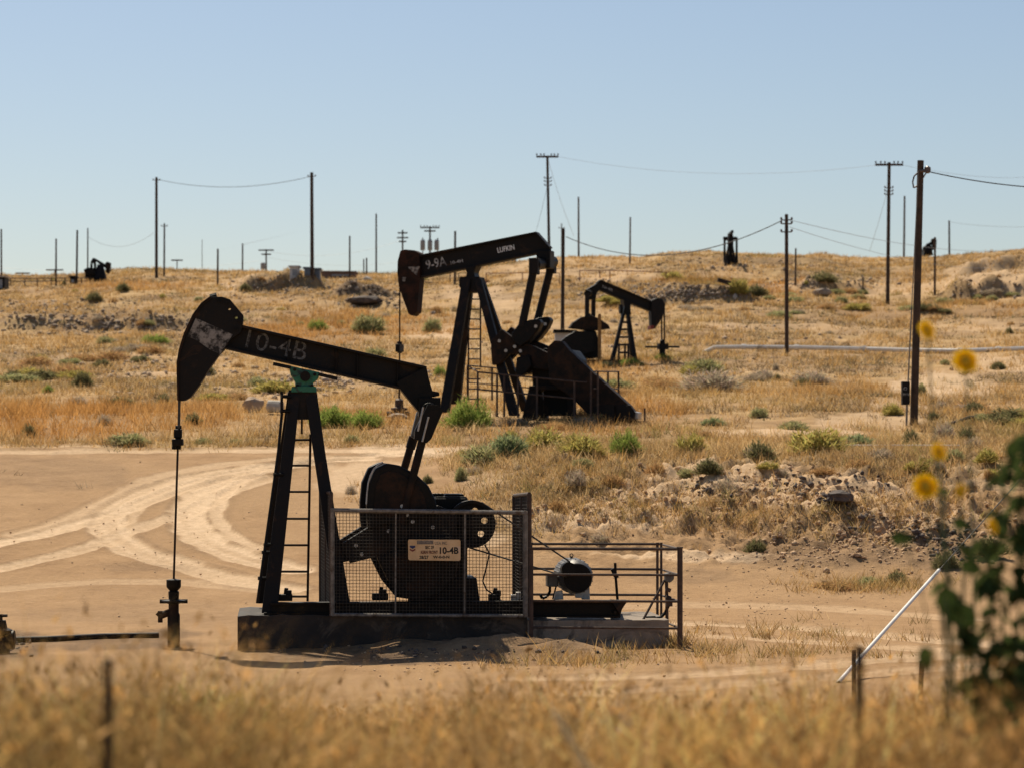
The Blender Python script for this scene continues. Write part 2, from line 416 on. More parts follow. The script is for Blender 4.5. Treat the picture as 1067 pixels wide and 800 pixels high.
# bare pale earth showing through the grass, in photo pixels: cx, cy, rx, ry, strength
BARE = [(820, 452, 110, 7, 1.0), (905, 440, 60, 8, .8), (985, 402, 62, 16, .95), (1050, 380, 50, 12, .8), (930, 425, 40, 9, .7),
        (460, 348, 34, 8, .9), (450, 355, 30, 5, .6), (520, 318, 40, 10, .7), (490, 303, 36, 8, .7), (560, 340, 30, 6, .4),
        (262, 297, 44, 8, .8), (225, 308, 30, 6, .6), (110, 372, 60, 6, .5), (60, 395, 70, 5, .5), (150, 392, 50, 5, .6), (290, 412, 52, 10, .6),
        (325, 392, 60, 9, .5), (640, 352, 60, 6, .4), (805, 385, 60, 7, .4), (760, 341, 40, 5, .6), (860, 345, 70, 6, .4), (700, 395, 30, 6, .3),
        (600, 275, 60, 10, .5), (640, 290, 60, 8, .7), (560, 285, 50, 8, .6), (820, 300, 60, 6, .5), (930, 300, 50, 12, .6), (1030, 296, 60, 16, .8),
        (1010, 340, 60, 7, .5), (900, 370, 70, 5, .4), (600, 500, 30, 8, .7), (560, 490, 30, 6, .5), (500, 500, 26, 8, .5), (680, 520, 60, 14, .9),
        (760, 500, 90, 20, .9), (860, 515, 90, 22, .9), (620, 540, 80, 12, .9), (560, 540, 40, 14, .8), (960, 540, 80, 18, .7), (1020, 500, 50, 14, .5),
        (715, 577, 90, 6, 1.0), (470, 560, 60, 14, .8), (380, 500, 50, 22, .9), (440, 470, 70, 7, 1.0)]
# darker earth and oil stains; bank face and heap hollow get painted shade
DARK = [(420, 683, 190, 9, .75), (560, 688, 110, 6, .3), (95, 668, 130, 8, .6), (15, 672, 40, 16, .8), (170, 660, 40, 6, .5), (975, 570, 80, 26, .42), (870, 572, 120, 22, .40), (900, 560, 60, 12, .45),
        (180, 640, 90, 14, .15), (60, 490, 90, 20, .22), (150, 590, 60, 5, .2), (100, 640, 120, 10, .15), (715, 600, 60, 10, .25), (640, 310, 150, 9, .4), (715, 303, 80, 9, .5), (110, 336, 130, 12, .45),
        (40, 322, 60, 8, .3), (300, 300, 50, 8, .4), (378, 313, 34, 7, .9), (1040, 300, 40, 6, .35), (860, 290, 40, 8, .4), (770, 298, 40, 9, .4), (1020, 280, 90, 18, .28), (900, 285, 90, 10, .22), (60, 335, 200, 14, .25), (330, 298, 70, 10, .25), (760, 275, 90, 8, .22), (650, 345, 120, 6, .2), (930, 350, 140, 6, .25), (500, 330, 60, 8, .2), (400, 388, 50, 8, .35), (330, 385, 30, 7, .2)]
# richer orange-gold grass
GOLD = [(60, 440, 120, 22, 1.0), (180, 436, 80, 16, .7), (400, 438, 120, 14, .5), (300, 350, 110, 14, .8), (430, 340, 90, 10, .6), (560, 452, 160, 10, .5), (640, 375, 60, 20, .5),
        (730, 300, 80, 7, 1.0), (800, 300, 60, 6, .9), (660, 430, 60, 14, .7), (960, 325, 120, 9, .5), (350, 333, 60, 8, .7), (880, 405, 60, 12, .3), (110, 430, 70, 12, .8), (150, 300, 70, 7, .6)]
def patches(lst, px, py, seed):
    out = np.zeros_like(px)
    wob = fbm(px * .05, py * .12, 3, seed)
    for cx, cy, rx, ry, v in lst:
        e = ((px - cx) / rx) ** 2 + ((py - cy) / ry) ** 2
        out = np.maximum(out, v * (1 - sstep(.45, 1.25, e + (wob - .5) * 1.3)))
    return out

def ground_masks(X, Y):
    """grass, bare, dark and gold amounts of the ground at world X, Y"""
    D = np.maximum(Y, .3); px = CX + F * X / D; py = HZ - F * base_z(np.clip(px, -400, 1500), D) / D
    n = fbm(X * .35, Y * .35, 4, 21)
    bare = patches(BARE, px, py, 41); dark = patches(DARK, px, py, 42); gold = patches(GOLD, px, py, 43)
    k = sstep(450, 560, px)
    far = (1 - k) * sstep(64.5, 66.5, D + (n - .5) * 2) + k * sstep(50, 57, D + (n - .5) * 14)
    grass = far * (1 - .85 * bare) * (.45 + .55 * sstep(.34, .55, n))
    grass = np.maximum(grass, sstep(29, 24, D + (n - .5) * 6))
    drift = sstep(.47, .62, fbm(X * .16 + 40, D * .07, 4, 71)) + .6 * sstep(.52, .66, fbm(X * .5, D * .16, 4, 73))
    dark = np.maximum(dark, .30 * np.minimum(drift, 1.2) * far * (D > 50) * (1 - .6 * gold) * (1 - .8 * bare))
    return px, py, grass, bare, dark, gold

def make_ground():
    D = np.concatenate([np.arange(.5, 28, .3), np.arange(28, 66, .12), np.arange(66, 120, .3), np.arange(120, 288, .55),
                        np.array([290, 295, 300, 310, 320, 340, 360, 390, 430, 500, 600, 800, 1100, 1600, 2400, 4000])])
    A = np.concatenate([np.linspace(-3, -.34, 24), np.linspace(-.32, .32, 620), np.linspace(.34, 3, 24)])
    YY, AA = np.meshgrid(D, A, indexing='ij'); XX = AA * YY
    Z = zg(XX, YY)
    px, py, grass, bare, dark, gold = ground_masks(XX, YY)
    tr = np.zeros_like(XX)
    sub = (YY > 27) & (YY < 70)
    xs, ys = XX[sub], YY[sub]; acc = np.zeros_like(xs); rim = np.zeros_like(xs)
    brk = fbm(xs * .5, ys * .5, 3, 77); stre = fbm(xs * 1.8, ys * 1.8, 3, 78)
    for pts, w, s in TRACKS:
        d, run = seg_dist(xs, ys, [hit_xy(x, y) for x, y in smooth_poly(pts, 4)])
        lines = vnoise(d * 9, run * .22, 79); tread = .5 + .5 * np.sin(run * 26 + np.abs(d) * 30)
        m_ = 1 - sstep(w * .75, w * 1.15, np.abs(d) + (stre - .5) * w * .7)
        acc = np.maximum(acc, s * m_ * (.50 + .45 * brk + .45 * (lines - .3)) * (1 - .12 * tread))
        rim = np.maximum(rim, s * np.exp(-((np.abs(d) - w * 1.15) / .07) ** 2) * (.3 + stre))
        Zs = Z[sub]; Zs += -.03 * s * m_ + .02 * s * np.exp(-((np.abs(d) - w * 1.2) / .10) ** 2) + .012 * (lines - .5) * m_; Z[sub] = Zs
    tr[sub] = acc; dk_ = dark[sub]; dark[sub] = np.maximum(dk_, .28 * np.clip(rim, 0, 1) * (acc < .4))
    nr, nc = XX.shape
    V = np.stack([XX, YY, Z], -1).reshape(-1, 3)
    idx = np.arange(nr * nc).reshape(nr, nc)
    Q = np.stack([idx[:-1, :-1], idx[:-1, 1:], idx[1:, 1:], idx[1:, :-1]], -1).reshape(-1, 4)
    k = NT('dry_oilfield_earth'); co = k.coord()
    at = k.n('ShaderNodeAttribute', attribute_name='Col'); sp = k.n('ShaderNodeSeparateColor'); k.l(at.outputs['Color'], sp.inputs[0])
    at2 = k.n('ShaderNodeAttribute', attribute_name='Gold')
    big = k.noise(.12, 6, .6, co); mid = k.noise(.9, 8, .65, co); fine = k.noise(7, 8, .7, co); grit = k.noise(38, 4, .7, co)
    dirt = k.ramp(mid, [(.30, (.30, .172, .080)), (.5, (.40, .240, .116)), (.72, (.51, .32, .165))])
    dirt = k.mix(k.ramp(big, [(.38, (0, 0, 0)), (.64, (1, 1, 1))]), dirt, (.42, .26, .13))
    dirt = k.mix(k.math('MULTIPLY', sp.outputs[1], .85), dirt, k.ramp(fine, [(.3, (.70, .49, .30)), (.7, (.84, .625, .41))]))
    gcol = k.ramp(mid, [(.28, (.27, .165, .070)), (.5, (.46, .295, .130)), (.72, (.66, .45, .235))])
    gcol = k.mix(at2.outputs['Fac'], gcol, k.ramp(fine, [(.3, (.30, .165, .062)), (.7, (.44, .26, .105))]))
    gcol = k.mix(k.ramp(fine, [(.52, (0, 0, 0)), (.70, (1, 1, 1))]), gcol, (.25, .17, .09))
    col = k.mix(sp.outputs[0], dirt, gcol)
    dk = k.mix(k.ramp(fine, [(.35, (0, 0, 0)), (.7, (1, 1, 1))]), (.045, .032, .024), (.15, .105, .075))
    col = k.mix(k.math('MULTIPLY', sp.outputs[2], k.ramp(mid, [(.3, (1, 1, 1)), (.75, (.55, .55, .55))])), col, dk)
    col = k.mix(.30, col, k.mix(1.0, col, k.ramp(fine, [(.25, (.40, .38, .36)), (.6, (1.0, 1, 1)), (.8, (1.25, 1.22, 1.2))]), 'MULTIPLY'))
    col = k.mix(.35, col, k.mix(1.0, col, k.ramp(grit, [(.3, (.55, .52, .5)), (.5, (1, 1, 1)), (.7, (1.2, 1.2, 1.2))]), 'MULTIPLY'))
    p = k.n('ShaderNodeBsdfPrincipled'); k.l(col, p.inputs['Base Color']); p.inputs['Roughness'].default_value = .95; p.inputs['Specular IOR Level'].default_value = .15
    b1 = k.n('ShaderNodeBump'); b1.inputs['Strength'].default_value = .55; b1.inputs['Distance'].default_value = .12; k.l(fine, b1.inputs['Height'])
    b2 = k.n('ShaderNodeBump'); b2.inputs['Strength'].default_value = .5; b2.inputs['Distance'].default_value = .03; k.l(grit, b2.inputs['Height']); k.l(b1.outputs[0], b2.inputs['Normal'])
    k.l(b2.outputs[0], p.inputs['Normal']); k.l(p.outputs[0], k.out.inputs['Surface'])
    cols = np.stack([grass, np.clip(tr + .75 * bare, 0, 1), dark], -1).reshape(-1, 3)
    o = np_mesh('ground', V, Q, k.m, cols)
    a = o.data.attributes.new('Gold', 'FLOAT', 'POINT'); a.data.foreach_set('value', gold.ravel().astype(np.float32))
    o.data.polygons.foreach_set('use_smooth', [True] * len(o.data.polygons))
    o['kind'] = 'structure'
make_ground()

# ------------------------------------------------------------------ grass (nobody could count it)
def blades(name, P, h, lean, w, col, n_seg, label_kind='stuff'):
    """one curved tapered blade per row of P"""
    n = len(P); th = rng.uniform(0, 2 * PI, n); ld = rng.uniform(0, 2 * PI, n)
    dx, dy = np.cos(th) * w / 2, np.sin(th) * w / 2
    lx, ly = np.cos(ld) * lean * h, np.sin(ld) * lean * h
    V = []; C = []
    ts = np.linspace(0, 1, n_seg + 1)
    for t in ts[:-1]:
        c = P + np.stack([lx * t * t, ly * t * t, h * t * (1 - .25 * lean * t)], -1); k = 1 - t * .75
        V += [c - np.stack([dx * k, dy * k, 0 * dx], -1), c + np.stack([dx * k, dy * k, 0 * dx], -1)]
        C += [col, col]
    V.append(P + np.stack([lx, ly, h * (1 - .25 * lean)], -1)); C.append(col * 1.05)
    m = 2 * n_seg + 1
    V = np.stack(V, 1).reshape(-1, 3); C = np.stack(C, 1).reshape(-1, 3)
    b = np.arange(n)[:, None] * m
    T = []
    for s in range(n_seg - 1):
        a = 2 * s; T += [b + np.array([a, a + 1, a + 3]), b + np.array([a, a + 3, a + 2])]
    a = 2 * (n_seg - 1); T.append(b + np.array([a, a + 1, a + 2]))
    o = np_mesh(name, V, np.concatenate(T), M['grass'], C, tri=True); o['kind'] = 'stuff'
    return o

STRAW = np.array([[.62, .41, .18], [.53, .33, .13], [.68, .49, .26], [.42, .26, .11], [.58, .34, .11]])
def grass_cols(n, gold, green=None):
    c = STRAW[rng.integers(0, 5, n)] * rng.uniform(.75, 1.15, (n, 1))
    g = np.array([.58, .29, .085]) * rng.uniform(.7, 1.15, (n, 1))
    k = (gold * .8)[:, None]; c = c * (1 - k) + g * k
    if green is not None:
        q = np.array([.20, .20, .075]) * rng.uniform(.7, 1.2, (n, 1)); k = green[:, None]; c = c * (1 - k) + q * k
    return c

def hillside_grass():
    n = 60000
    D = rng.uniform(49 ** .5, 283 ** .5, n) ** 2; px = rng.uniform(-220, 1290, n); X = (px - CX) * D / F
    _, py, grass, bare, dark, gold = ground_masks(X, D)
    dark = patches(DARK, px, py, 42)
    dens = grass * (.12 + 1.1 * sstep(.36, .62, fbm(X * .22, D * .12, 4, 61)) + .5 * gold) * (1 - .7 * dark)
    keep = (rng.uniform(0, 1, n) < dens)
    X, D, gold = X[keep], D[keep], gold[keep]; n = len(X)
    nb = 9
    Xb = np.repeat(X, nb) + rng.normal(0, .13, n * nb) * np.repeat(np.sqrt(D / 70), nb); Db = np.repeat(D, nb) + rng.normal(0, .13, n * nb) * np.repeat(np.sqrt(D / 70), nb)
    tall = np.repeat(rng.uniform(.16, .42, n) * (1 + .5 * gold) * (1 + .25 * sstep(90, 220, D)), nb)
    P = np.stack([Xb, Db, zg(Xb, Db) - .03], -1)
    gn = sstep(.60, .78, fbm(Xb * .15, Db * .1, 3, 91)) * .45
    base = np.repeat(rng.uniform(.72, 1.12, n), nb)[:, None]
    blades('hillside_dry_grass', P, tall * rng.uniform(.6, 1.15, n * nb), rng.uniform(.15, .9, n * nb), np.maximum(.014, Db * .00032), grass_cols(n * nb, np.repeat(gold, nb), gn) * base, 1)
hillside_grass()

def scrub_cover():
    """low dead weeds that darken the slopes in drifts"""
    n = 42000
    D = rng.uniform(52 ** .5, 282 ** .5, n) ** 2; px = rng.uniform(-200, 1270, n); X = (px - CX) * D / F
    _, py, grass, bare, dark, gold = ground_masks(X, D)
    drift = np.minimum(1, sstep(.47, .62, fbm(X * .16 + 40, D * .07, 4, 71)) + .5 * sstep(.52, .66, fbm(X * .5, D * .16, 4, 73)))
    keep = rng.uniform(0, 1, n) < (grass * (.06 + .95 * drift) + .25 * dark) * (1 - .75 * gold) * (1 - .7 * bare)
    X, D, drift = X[keep], D[keep], drift[keep]; n = len(X); nb = 9
    sp = np.repeat(.10 * np.sqrt(D / 60), nb)
    Xb = np.repeat(X, nb) + rng.normal(0, 1, n * nb) * sp; Db = np.repeat(D, nb) + rng.normal(0, 1, n * nb) * sp
    pal = np.array([[.17, .11, .055], [.22, .155, .085], [.17, .15, .07], [.26, .21, .14], [.13, .09, .05]])
    c = np.repeat(pal[rng.integers(0, 5, n)], nb, 0) * rng.uniform(.7, 1.25, (n * nb, 1))
    o = blades('hillside_dead_weeds', np.stack([Xb, Db, zg(Xb, Db) - .02], -1), np.repeat(rng.uniform(.10, .34, n), nb) * rng.uniform(.5, 1.1, n * nb), rng.uniform(.4, 1.3, n * nb), np.maximum(.016, Db * .00036), c, 1)
scrub_cover()

def bank_top_weeds():
    """the thick tangle of straw and olive weeds between the bank and the second pumpjack"""
    n = 9000
    D = rng.uniform(52, 74, n); px = rng.uniform(430, 1150, n); X = (px - CX) * D / F
    _, py, grass, bare, dark, gold = ground_masks(X, D)
    f1 = fbm(X * .5, D * .35, 4, 81)
    keep = rng.uniform(0, 1, n) < sstep(.36, .58, f1) * (1 - .9 * bare) * sstep(500, 560, px + (D - 52) * 6) * (.25 + .75 * np.exp(-((py - 474) / 22) ** 2))
    X, D = X[keep], D[keep]; n = len(X); nb = 14
    pal = np.array([[.66, .43, .18], [.56, .35, .14], [.40, .33, .12], [.52, .33, .15], [.46, .30, .14], [.72, .52, .27]])
    kind = (fbm(X * .35 + 9, D * .3, 3, 83) * 9 + rng.normal(0, .8, n)).astype(int) % 6
    Xb = np.repeat(X, nb) + rng.normal(0, .12, n * nb); Db = np.repeat(D, nb) + rng.normal(0, .12, n * nb)
    c = np.repeat(pal[kind], nb, 0) * rng.uniform(.55, 1.2, (n * nb, 1))
    blades('bank_top_weeds', np.stack([Xb, Db, zg(Xb, Db) - .03], -1), np.repeat(rng.uniform(.16, .50, n), nb) * rng.uniform(.4, 1.1, n * nb), rng.uniform(.2, 1.2, n * nb), np.full(n * nb, .017), c, 2)
bank_top_weeds()

def foreground_grass():
    n = 12000
    D = np.where(rng.uniform(0, 1, n) < .6, rng.uniform(6.2, 13.5, n), rng.uniform(6.2 ** .5, 25 ** .5, n) ** 2); px = rng.uniform(-160, 1230, n); X = (px - CX) * D / F
    d = fbm(X * 1.1, D * .7, 3, 51)
    keep = rng.uniform(0, 1, n) < .22 + .95 * sstep(.40, .60, d)
    X, D, px, d = X[keep], D[keep], px[keep], d[keep]; n = len(X); nb = 14
    left = 1 - sstep(230, 340, px)
    top = np.interp(px, [0, 60, 120, 200, 260, 310, 380, 470, 560, 620, 700, 800, 860, 900, 1000, 1067], [694, 668, 655, 652, 668, 694, 716, 722, 706, 696, 712, 700, 690, 706, 712, 716])
    top = top + 26 * (fbm(px * .02, D * .5, 3, 57) - .5) - 34 + 8 * sstep(300, 380, px)
    h = (EYE - (top - HZ) * D / F) - zg(X, D)                       # a ragged canopy, lower where the pad shows over it
    h = np.clip(h * rng.uniform(.5, 1.05, n) * (.62 + .55 * sstep(.35, .6, d)), .08, 1.05)
    h = np.where(D > 15, np.minimum(h, .42 - .028 * (D - 15)), h)
    sp = .05 + .06 * rng.uniform(0, 1, n)
    Xb = np.repeat(X, nb) + rng.normal(0, 1, n * nb) * np.repeat(sp, nb); Db = np.repeat(D, nb) + rng.normal(0, 1, n * nb) * np.repeat(sp, nb)
    P = np.stack([Xb, Db, zg(Xb, Db) - .03], -1)
    gn = np.repeat(left * .38 * sstep(.42, .6, fbm(X * 2, D * 1.2, 2, 58)), nb)
    gold = np.repeat(sstep(.42, .62, fbm(X * 1.3, D * .8, 3, 53)) * .5 + .35, nb)
    base = np.repeat(rng.uniform(.35, 1.3, n) * (.42 + .95 * sstep(.36, .62, fbm(X * 1.9, D * 1.1, 3, 59))), nb)[:, None]
    blades('foreground_dry_grass', P, np.repeat(h, nb) * rng.uniform(.45, 1.05, n * nb), rng.uniform(.2, 1.7, n * nb), rng.uniform(.005, .012, n * nb), np.minimum(grass_cols(n * nb, gold, gn) * base * 1.5, .85), 3)
    # seed heads and dry leaf scraps caught among the blades
    m = 20000; k = rng.integers(0, len(Xb), m); hh = np.repeat(h, nb)[k] * rng.uniform(.3, .85, m)
    Q = np.stack([Xb[k] + rng.normal(0, .06, m), Db[k] + rng.normal(0, .06, m), zg(Xb[k], Db[k]) + hh], -1)
    cc = grass_cols(m, rng.uniform(.2, 1, m)) * (rng.uniform(.3, 1.5, m) * np.where(rng.uniform(0, 1, m) < .3, .4, 1))[:, None]
    blades('grass_seed_heads', Q, rng.uniform(.02, .06, m), rng.uniform(.3, 2.2, m), rng.uniform(.008, .022, m), np.minimum(cc, .85), 2)
    # a few taller seed stalks standing over the rest
    n = 3200
    D = rng.uniform(6.5, 12, n); px = rng.uniform(-60, 1130, n); X = (px - CX) * D / F
    top = np.interp(px, [0, 100, 200, 280, 320, 420, 560, 700, 850, 1067], [652, 634, 630, 638, 656, 668, 660, 676, 660, 676])
    h = np.clip((EYE - (top - HZ) * D / F) - zg(X, D), .2, 1.25) * rng.uniform(.55, 1.03, n)
    P = np.stack([X, D, zg(X, D) - .02], -1)
    blades('tall_dry_stalks', P, h, rng.uniform(.15, .5, n), rng.uniform(.003, .006, n), grass_cols(n, np.zeros(n), (px < 300) * .4) * rng.uniform(.8, 1.2, (n, 1)), 3)
foreground_grass()

def pad_weeds():
    """thin dry weeds scattered on the bank and round the pad"""
    spots = []
    for cx, cy, rx, ry, k in [(900, 610, 70, 10, 130), (800, 660, 160, 12, 60), (760, 680, 200, 8, 80), (480, 520, 50, 16, 60), (395, 520, 40, 14, 40), (600, 690, 120, 6, 40), (700, 672, 14, 3, 30),
                              (640, 530, 120, 22, 240), (800, 540, 110, 25, 170), (940, 530, 110, 20, 170), (90, 462, 140, 3, 120), (300, 463, 150, 3, 110), (480, 480, 40, 12, 80), (590, 490, 90, 16, 260)]:
        for _ in range(k): spots.append((cx + random.gauss(0, .5) * rx, cy + random.gauss(0, .5) * ry))
    P = []
    for px, py in spots:
        if py > 735: continue
        P.append(hit_xy(px, py))
    P = np.array(P); n = len(P); nb = 14
    Xb = np.repeat(P[:, 0], nb) + rng.normal(0, .10, n * nb); Yb = np.repeat(P[:, 1], nb) + rng.normal(0, .10, n * nb)
    Q = np.stack([Xb, Yb, zg(Xb, Yb) - .02], -1)
    hh = np.repeat(rng.uniform(.10, .34, n), nb) * rng.uniform(.5, 1.1, n * nb)
    cc = grass_cols(n * nb, np.zeros(n * nb), np.repeat((rng.uniform(0, 1, n) < .25) * .5, nb)) * np.repeat(rng.uniform(.6, 1.05, n), nb)[:, None]
    blades('bank_dry_weeds', Q, hh, rng.uniform(.3, 1.0, n * nb), np.full(n * nb, .014), cc, 1)
pad_weeds()

# ------------------------------------------------------------------ clods, pebbles and rubble (stuff) and single rocks
def ico(sub=1):
    bm = bmesh.new(); bmesh.ops.create_icosphere(bm, subdivisions=sub, radius=1)
    V = np.array([v.co[:] for v in bm.verts]); T = np.array([[v.index for v in f.verts] for f in bm.faces]); bm.free(); return V, T
IV, IT = ico(1)
def scatter_rocks(name, pts, size, mat, flat=.8):
    """pts: array of world XY; irregular stones half sunk in the ground"""
    n = len(pts); s = size
    z = zg(pts[:, 0], pts[:, 1])
    j = rng.uniform(.45, 1.35, (n, len(IV), 1)); V0 = IV[None] * j + rng.normal(0, .14, (n, len(IV), 3))
    ax = np.stack([rng.uniform(.7, 1.25, n), rng.uniform(.7, 1.25, n), rng.uniform(.7, 1.25, n) * flat], -1)
    V = V0 * ax[:, None] * s[:, None, None]
    a = rng.uniform(0, 2 * PI, n); c, sn = np.cos(a)[:, None], np.sin(a)[:, None]
    x = V[..., 0] * c - V[..., 1] * sn; y = V[..., 0] * sn + V[..., 1] * c
    V = np.stack([x + pts[:, :1], y + pts[:, 1:2], V[..., 2] + (z + s * flat * .2)[:, None]], -1).reshape(-1, 3)
    T = (IT[None] + (np.arange(n) * len(IV))[:, None, None]).reshape(-1, 3)
    o = np_mesh(name, V, T, mat, tri=True); o['kind'] = 'stuff'; return o
def region(cx, cy, rx, ry, k, lim=735):
    out = []
    for _ in range(k):
        py = cy + random.gauss(0, .5) * ry
        if py > lim: continue
        out.append(hit_xy(cx + random.gauss(0, .5) * rx, py))
    return out
pts = np.array(region(715, 304, 110, 11, 900) + region(110, 337, 160, 14, 700) + region(300, 301, 70, 12, 500) + region(640, 300, 80, 10, 300) + region(860, 295, 70, 9, 260) + region(390, 312, 50, 14, 300) + region(40, 320, 80, 9, 260) + region(1030, 303, 60, 16, 120) + region(760, 278, 120, 8, 260))
scatter_rocks('hillside_rubble', pts, rng.uniform(.03, .13, len(pts)) * rng.uniform(.5, 1.6, len(pts)), M['darkrock'])
pts = np.array(region(310, 400, 70, 14, 330) + region(410, 390, 60, 12, 260) + region(150, 385, 130, 22, 240) + region(700, 360, 300, 40, 240))
scatter_rocks('grassland_stones', pts, rng.uniform(.03, .14, len(pts)), M['rock'])
pts = np.array(region(820, 512, 160, 26, 1000) + region(650, 528, 130, 24, 400) + region(960, 540, 100, 28, 420) + region(900, 565, 140, 28, 900))
scatter_rocks('bank_dirt_clods', pts, rng.uniform(.012, .05, len(pts)) * rng.uniform(.3, 1.4, len(pts)), M['clod'])
pts = np.array(region(876, 522, 26, 10, 60) + region(975, 556, 40, 12, 60) + region(740, 512, 20, 7, 22) + region(1000, 575, 30, 10, 50) + region(830, 505, 120, 14, 60) + region(900, 552, 12, 3, 10) + region(905, 540, 14, 4, 12))
scatter_rocks('dark_bank_clods', pts, rng.uniform(.02, .085, len(pts)), M['darkclod'])
pts = np.array(region(150, 560, 220, 70, 220) + region(800, 630, 220, 40, 300) + region(500, 690, 200, 14, 200) + region(820, 580, 120, 16, 260))
scatter_rocks('pad_pebbles', pts, rng.uniform(.006, .024, len(pts)), M['clod'])
pts = np.array(region(430, 678, 170, 5, 60) + region(345, 672, 40, 5, 16) + region(20, 672, 20, 8, 30))
scatter_rocks('oily_dirt_lumps', pts, rng.uniform(.01, .045, len(pts)), M['darkclod'])

# ------------------------------------------------------------------ frames: photo pixel -> local coordinates of a thing
class Fr:
    def __init__(s, px, D, th, z=None, zoom=(0, 0, 1)):
        s.o = Vector(((px - CX) * D / F, D, 0)); s.o.z = gz(s.o.x, s.o.y) if z is None else z
        s.th = th; s.c, s.s = math.cos(th), math.sin(th); s.zm = zoom
    def P(s, px, py, v=0):
        x0, y0, k = s.zm; px, py = x0 + px / k, y0 + py / k
        dx, dz = (px - CX) / F, (HZ - py) / F
        t = (v - s.o.x * s.s + s.o.y * s.c) / (s.c - dx * s.s)
        rx, ry = t * dx - s.o.x, t - s.o.y
        return Vector((rx * s.c + ry * s.s, v, EYE + t * dz - s.o.z))
    def L(s, pts, v=0): return [(q.x, q.z) for q in (s.P(a, b, v) for a, b in pts)]
    def zoom(s, x0, y0, k): s.zm = (x0, y0, k); return s

def bolt_ring(mb, pts, v, r=.022, d=.03):
    for p in pts: mb.tube((p[0], v, p[1]), (p[0], v - d, p[1]), r, n=6)

# ------------------------------------------------------------------ NEAR PUMPJACK
J1 = Fr(450, 37.15, math.radians(5), z=0.0)
PADZ = 0.0
P, L = J1.P, J1.L
j1 = root('pumpjack', J1.o, J1.th, 'large black pumpjack nearest the camera, its horsehead at left over the dirt pad', 'pumpjack', 'oil pumpjacks')

# walking beam: I section with a bent tail bracket
top0, top1, bot0, bot1 = (240, 336.5), (444, 382), (233, 363.5), (416.5, 405.5)
mb = MB(); mb.prism(L([top0, top1, (443, 396), bot1, bot0]), -.055, .055)
mb.prism(L([top0, top1, (444, 384.6), (240, 339.2)]), -.17, .17)
mb.prism(L([(233, 361.2), (416.5, 403.2), bot1, bot0]), -.17, .17)
for px in (300, 350, 372, 414):
    y0 = 338 + (px - 240) * .2235; mb.prism(L([(px - .5, y0), (px + .5, y0), (px + .5, y0 + 27), (px - .5, y0 + 27)]), -.13, .13)
beam = mb.build('walking_beam', M['black'], j1, .006)
text('10-4B', 'painted_number', .36, P(249.5, 360.5, -.06), -.222, M['stencil'], beam, 1.08)
mb = MB(); mb.prism(L([(412, 398), (443.6, 382), (446, 394), (451, 411), (447, 420), (436, 429.5), (429, 421), (416, 405)]), -.16, .16)
mb.prism(L([(444, 406), (457, 408.5), (457.5, 412), (452, 413.5), (444, 411)]), -.12, .12)
mb.build('tail_bracket', M['oily'], j1, .008)

# horsehead with two bolt holes right through it
hd = [(240 - 20, 310.4), (232, 310.2), (240, 313), (253.8, 329.5), (253.2, 337.5), (251, 347), (241, 354), (233.8, 365), (229.3, 369.5), (219, 384), (208, 402), (199, 414), (193, 417.3), (186.4, 417.6),
      (185.2, 380), (187.5, 366), (193, 348), (202, 329), (211, 317)]
def ring(c, r, n=10): return [(c[0] + r * math.cos(2 * PI * i / n), c[1] + r * math.sin(2 * PI * i / n)) for i in range(n)]
mb = MB(); mb.prism(L(hd), -.19, .19, [L(ring((239.3, 322.4), 1.7)), L(ring((246.3, 331.6), 1.9))])
head = mb.build('horse_head', M['black'], j1, .012)
mb = MB()
arc = [(220, 310.4), (211, 317), (202, 329), (193, 348), (187.5, 366), (185.2, 380), (186.0, 417.6)]
mb.prism(L([(a - .8, b - .6) for a, b in arc] + [(a + 1.2, b + 1) for a, b in reversed(arc)]), -.23, .23)
mb.build('front_plate', M['rustblack'], head, .004)
mb = MB(); mb.prism(L([(204, 331.5), (212, 335), (242.5, 348.6), (229.5, 369), (219.5, 365), (207, 356), (195.6, 350.5)], -.192), -.1935, -.190)
mb.build('scraped_paint', M['patch'], head)
for q in L([(236, 315), (250, 334), (229, 313), (246, 343)], -.19):
    mb = MB(); bolt_ring(mb, [q], -.19, .03); mb.build('bolt', M['oily'], head)
mb = MB(); mb.tube(P(219, 310.5, -.05), P(226, 308.5, -.05), .05); mb.build('lifting_lug', M['oily'], head)

# saddle bearing (green) and its cross plates
mb = MB(); mb.prism(L([(301, 381.5), (333.5, 388.5), (331, 395), (326, 399.5), (327.5, 406), (308, 406), (307.5, 398), (303, 391)]), -.24, .24)
mb.prism(L([(304, 403), (329, 403), (330, 409), (303, 409)]), -.30, .30)
sad = mb.build('saddle_bearing', M['green'], j1, .015)
mb = MB(); mb.box((0, 0, 0), (.01, .01, .01))
mb = MB(); a, b = P(284.5, 379, -.22), P(303, 383, -.22); mb.bar(a, b, .045, .10); a, b = P(332, 390, -.22), P(351.5, 394.5, -.22); mb.bar(a, b, .045, .10)
mb.tube(P(318, 392, -.32), P(318, 392, .32), .07, n=14)
for q in ((307, 385), (328, 390), (310, 402), (325, 402)): mb.tube(P(*q, -.27), P(*q, -.22), .024, n=6)
mb.build('bearing_bolt', M['oily'], sad)

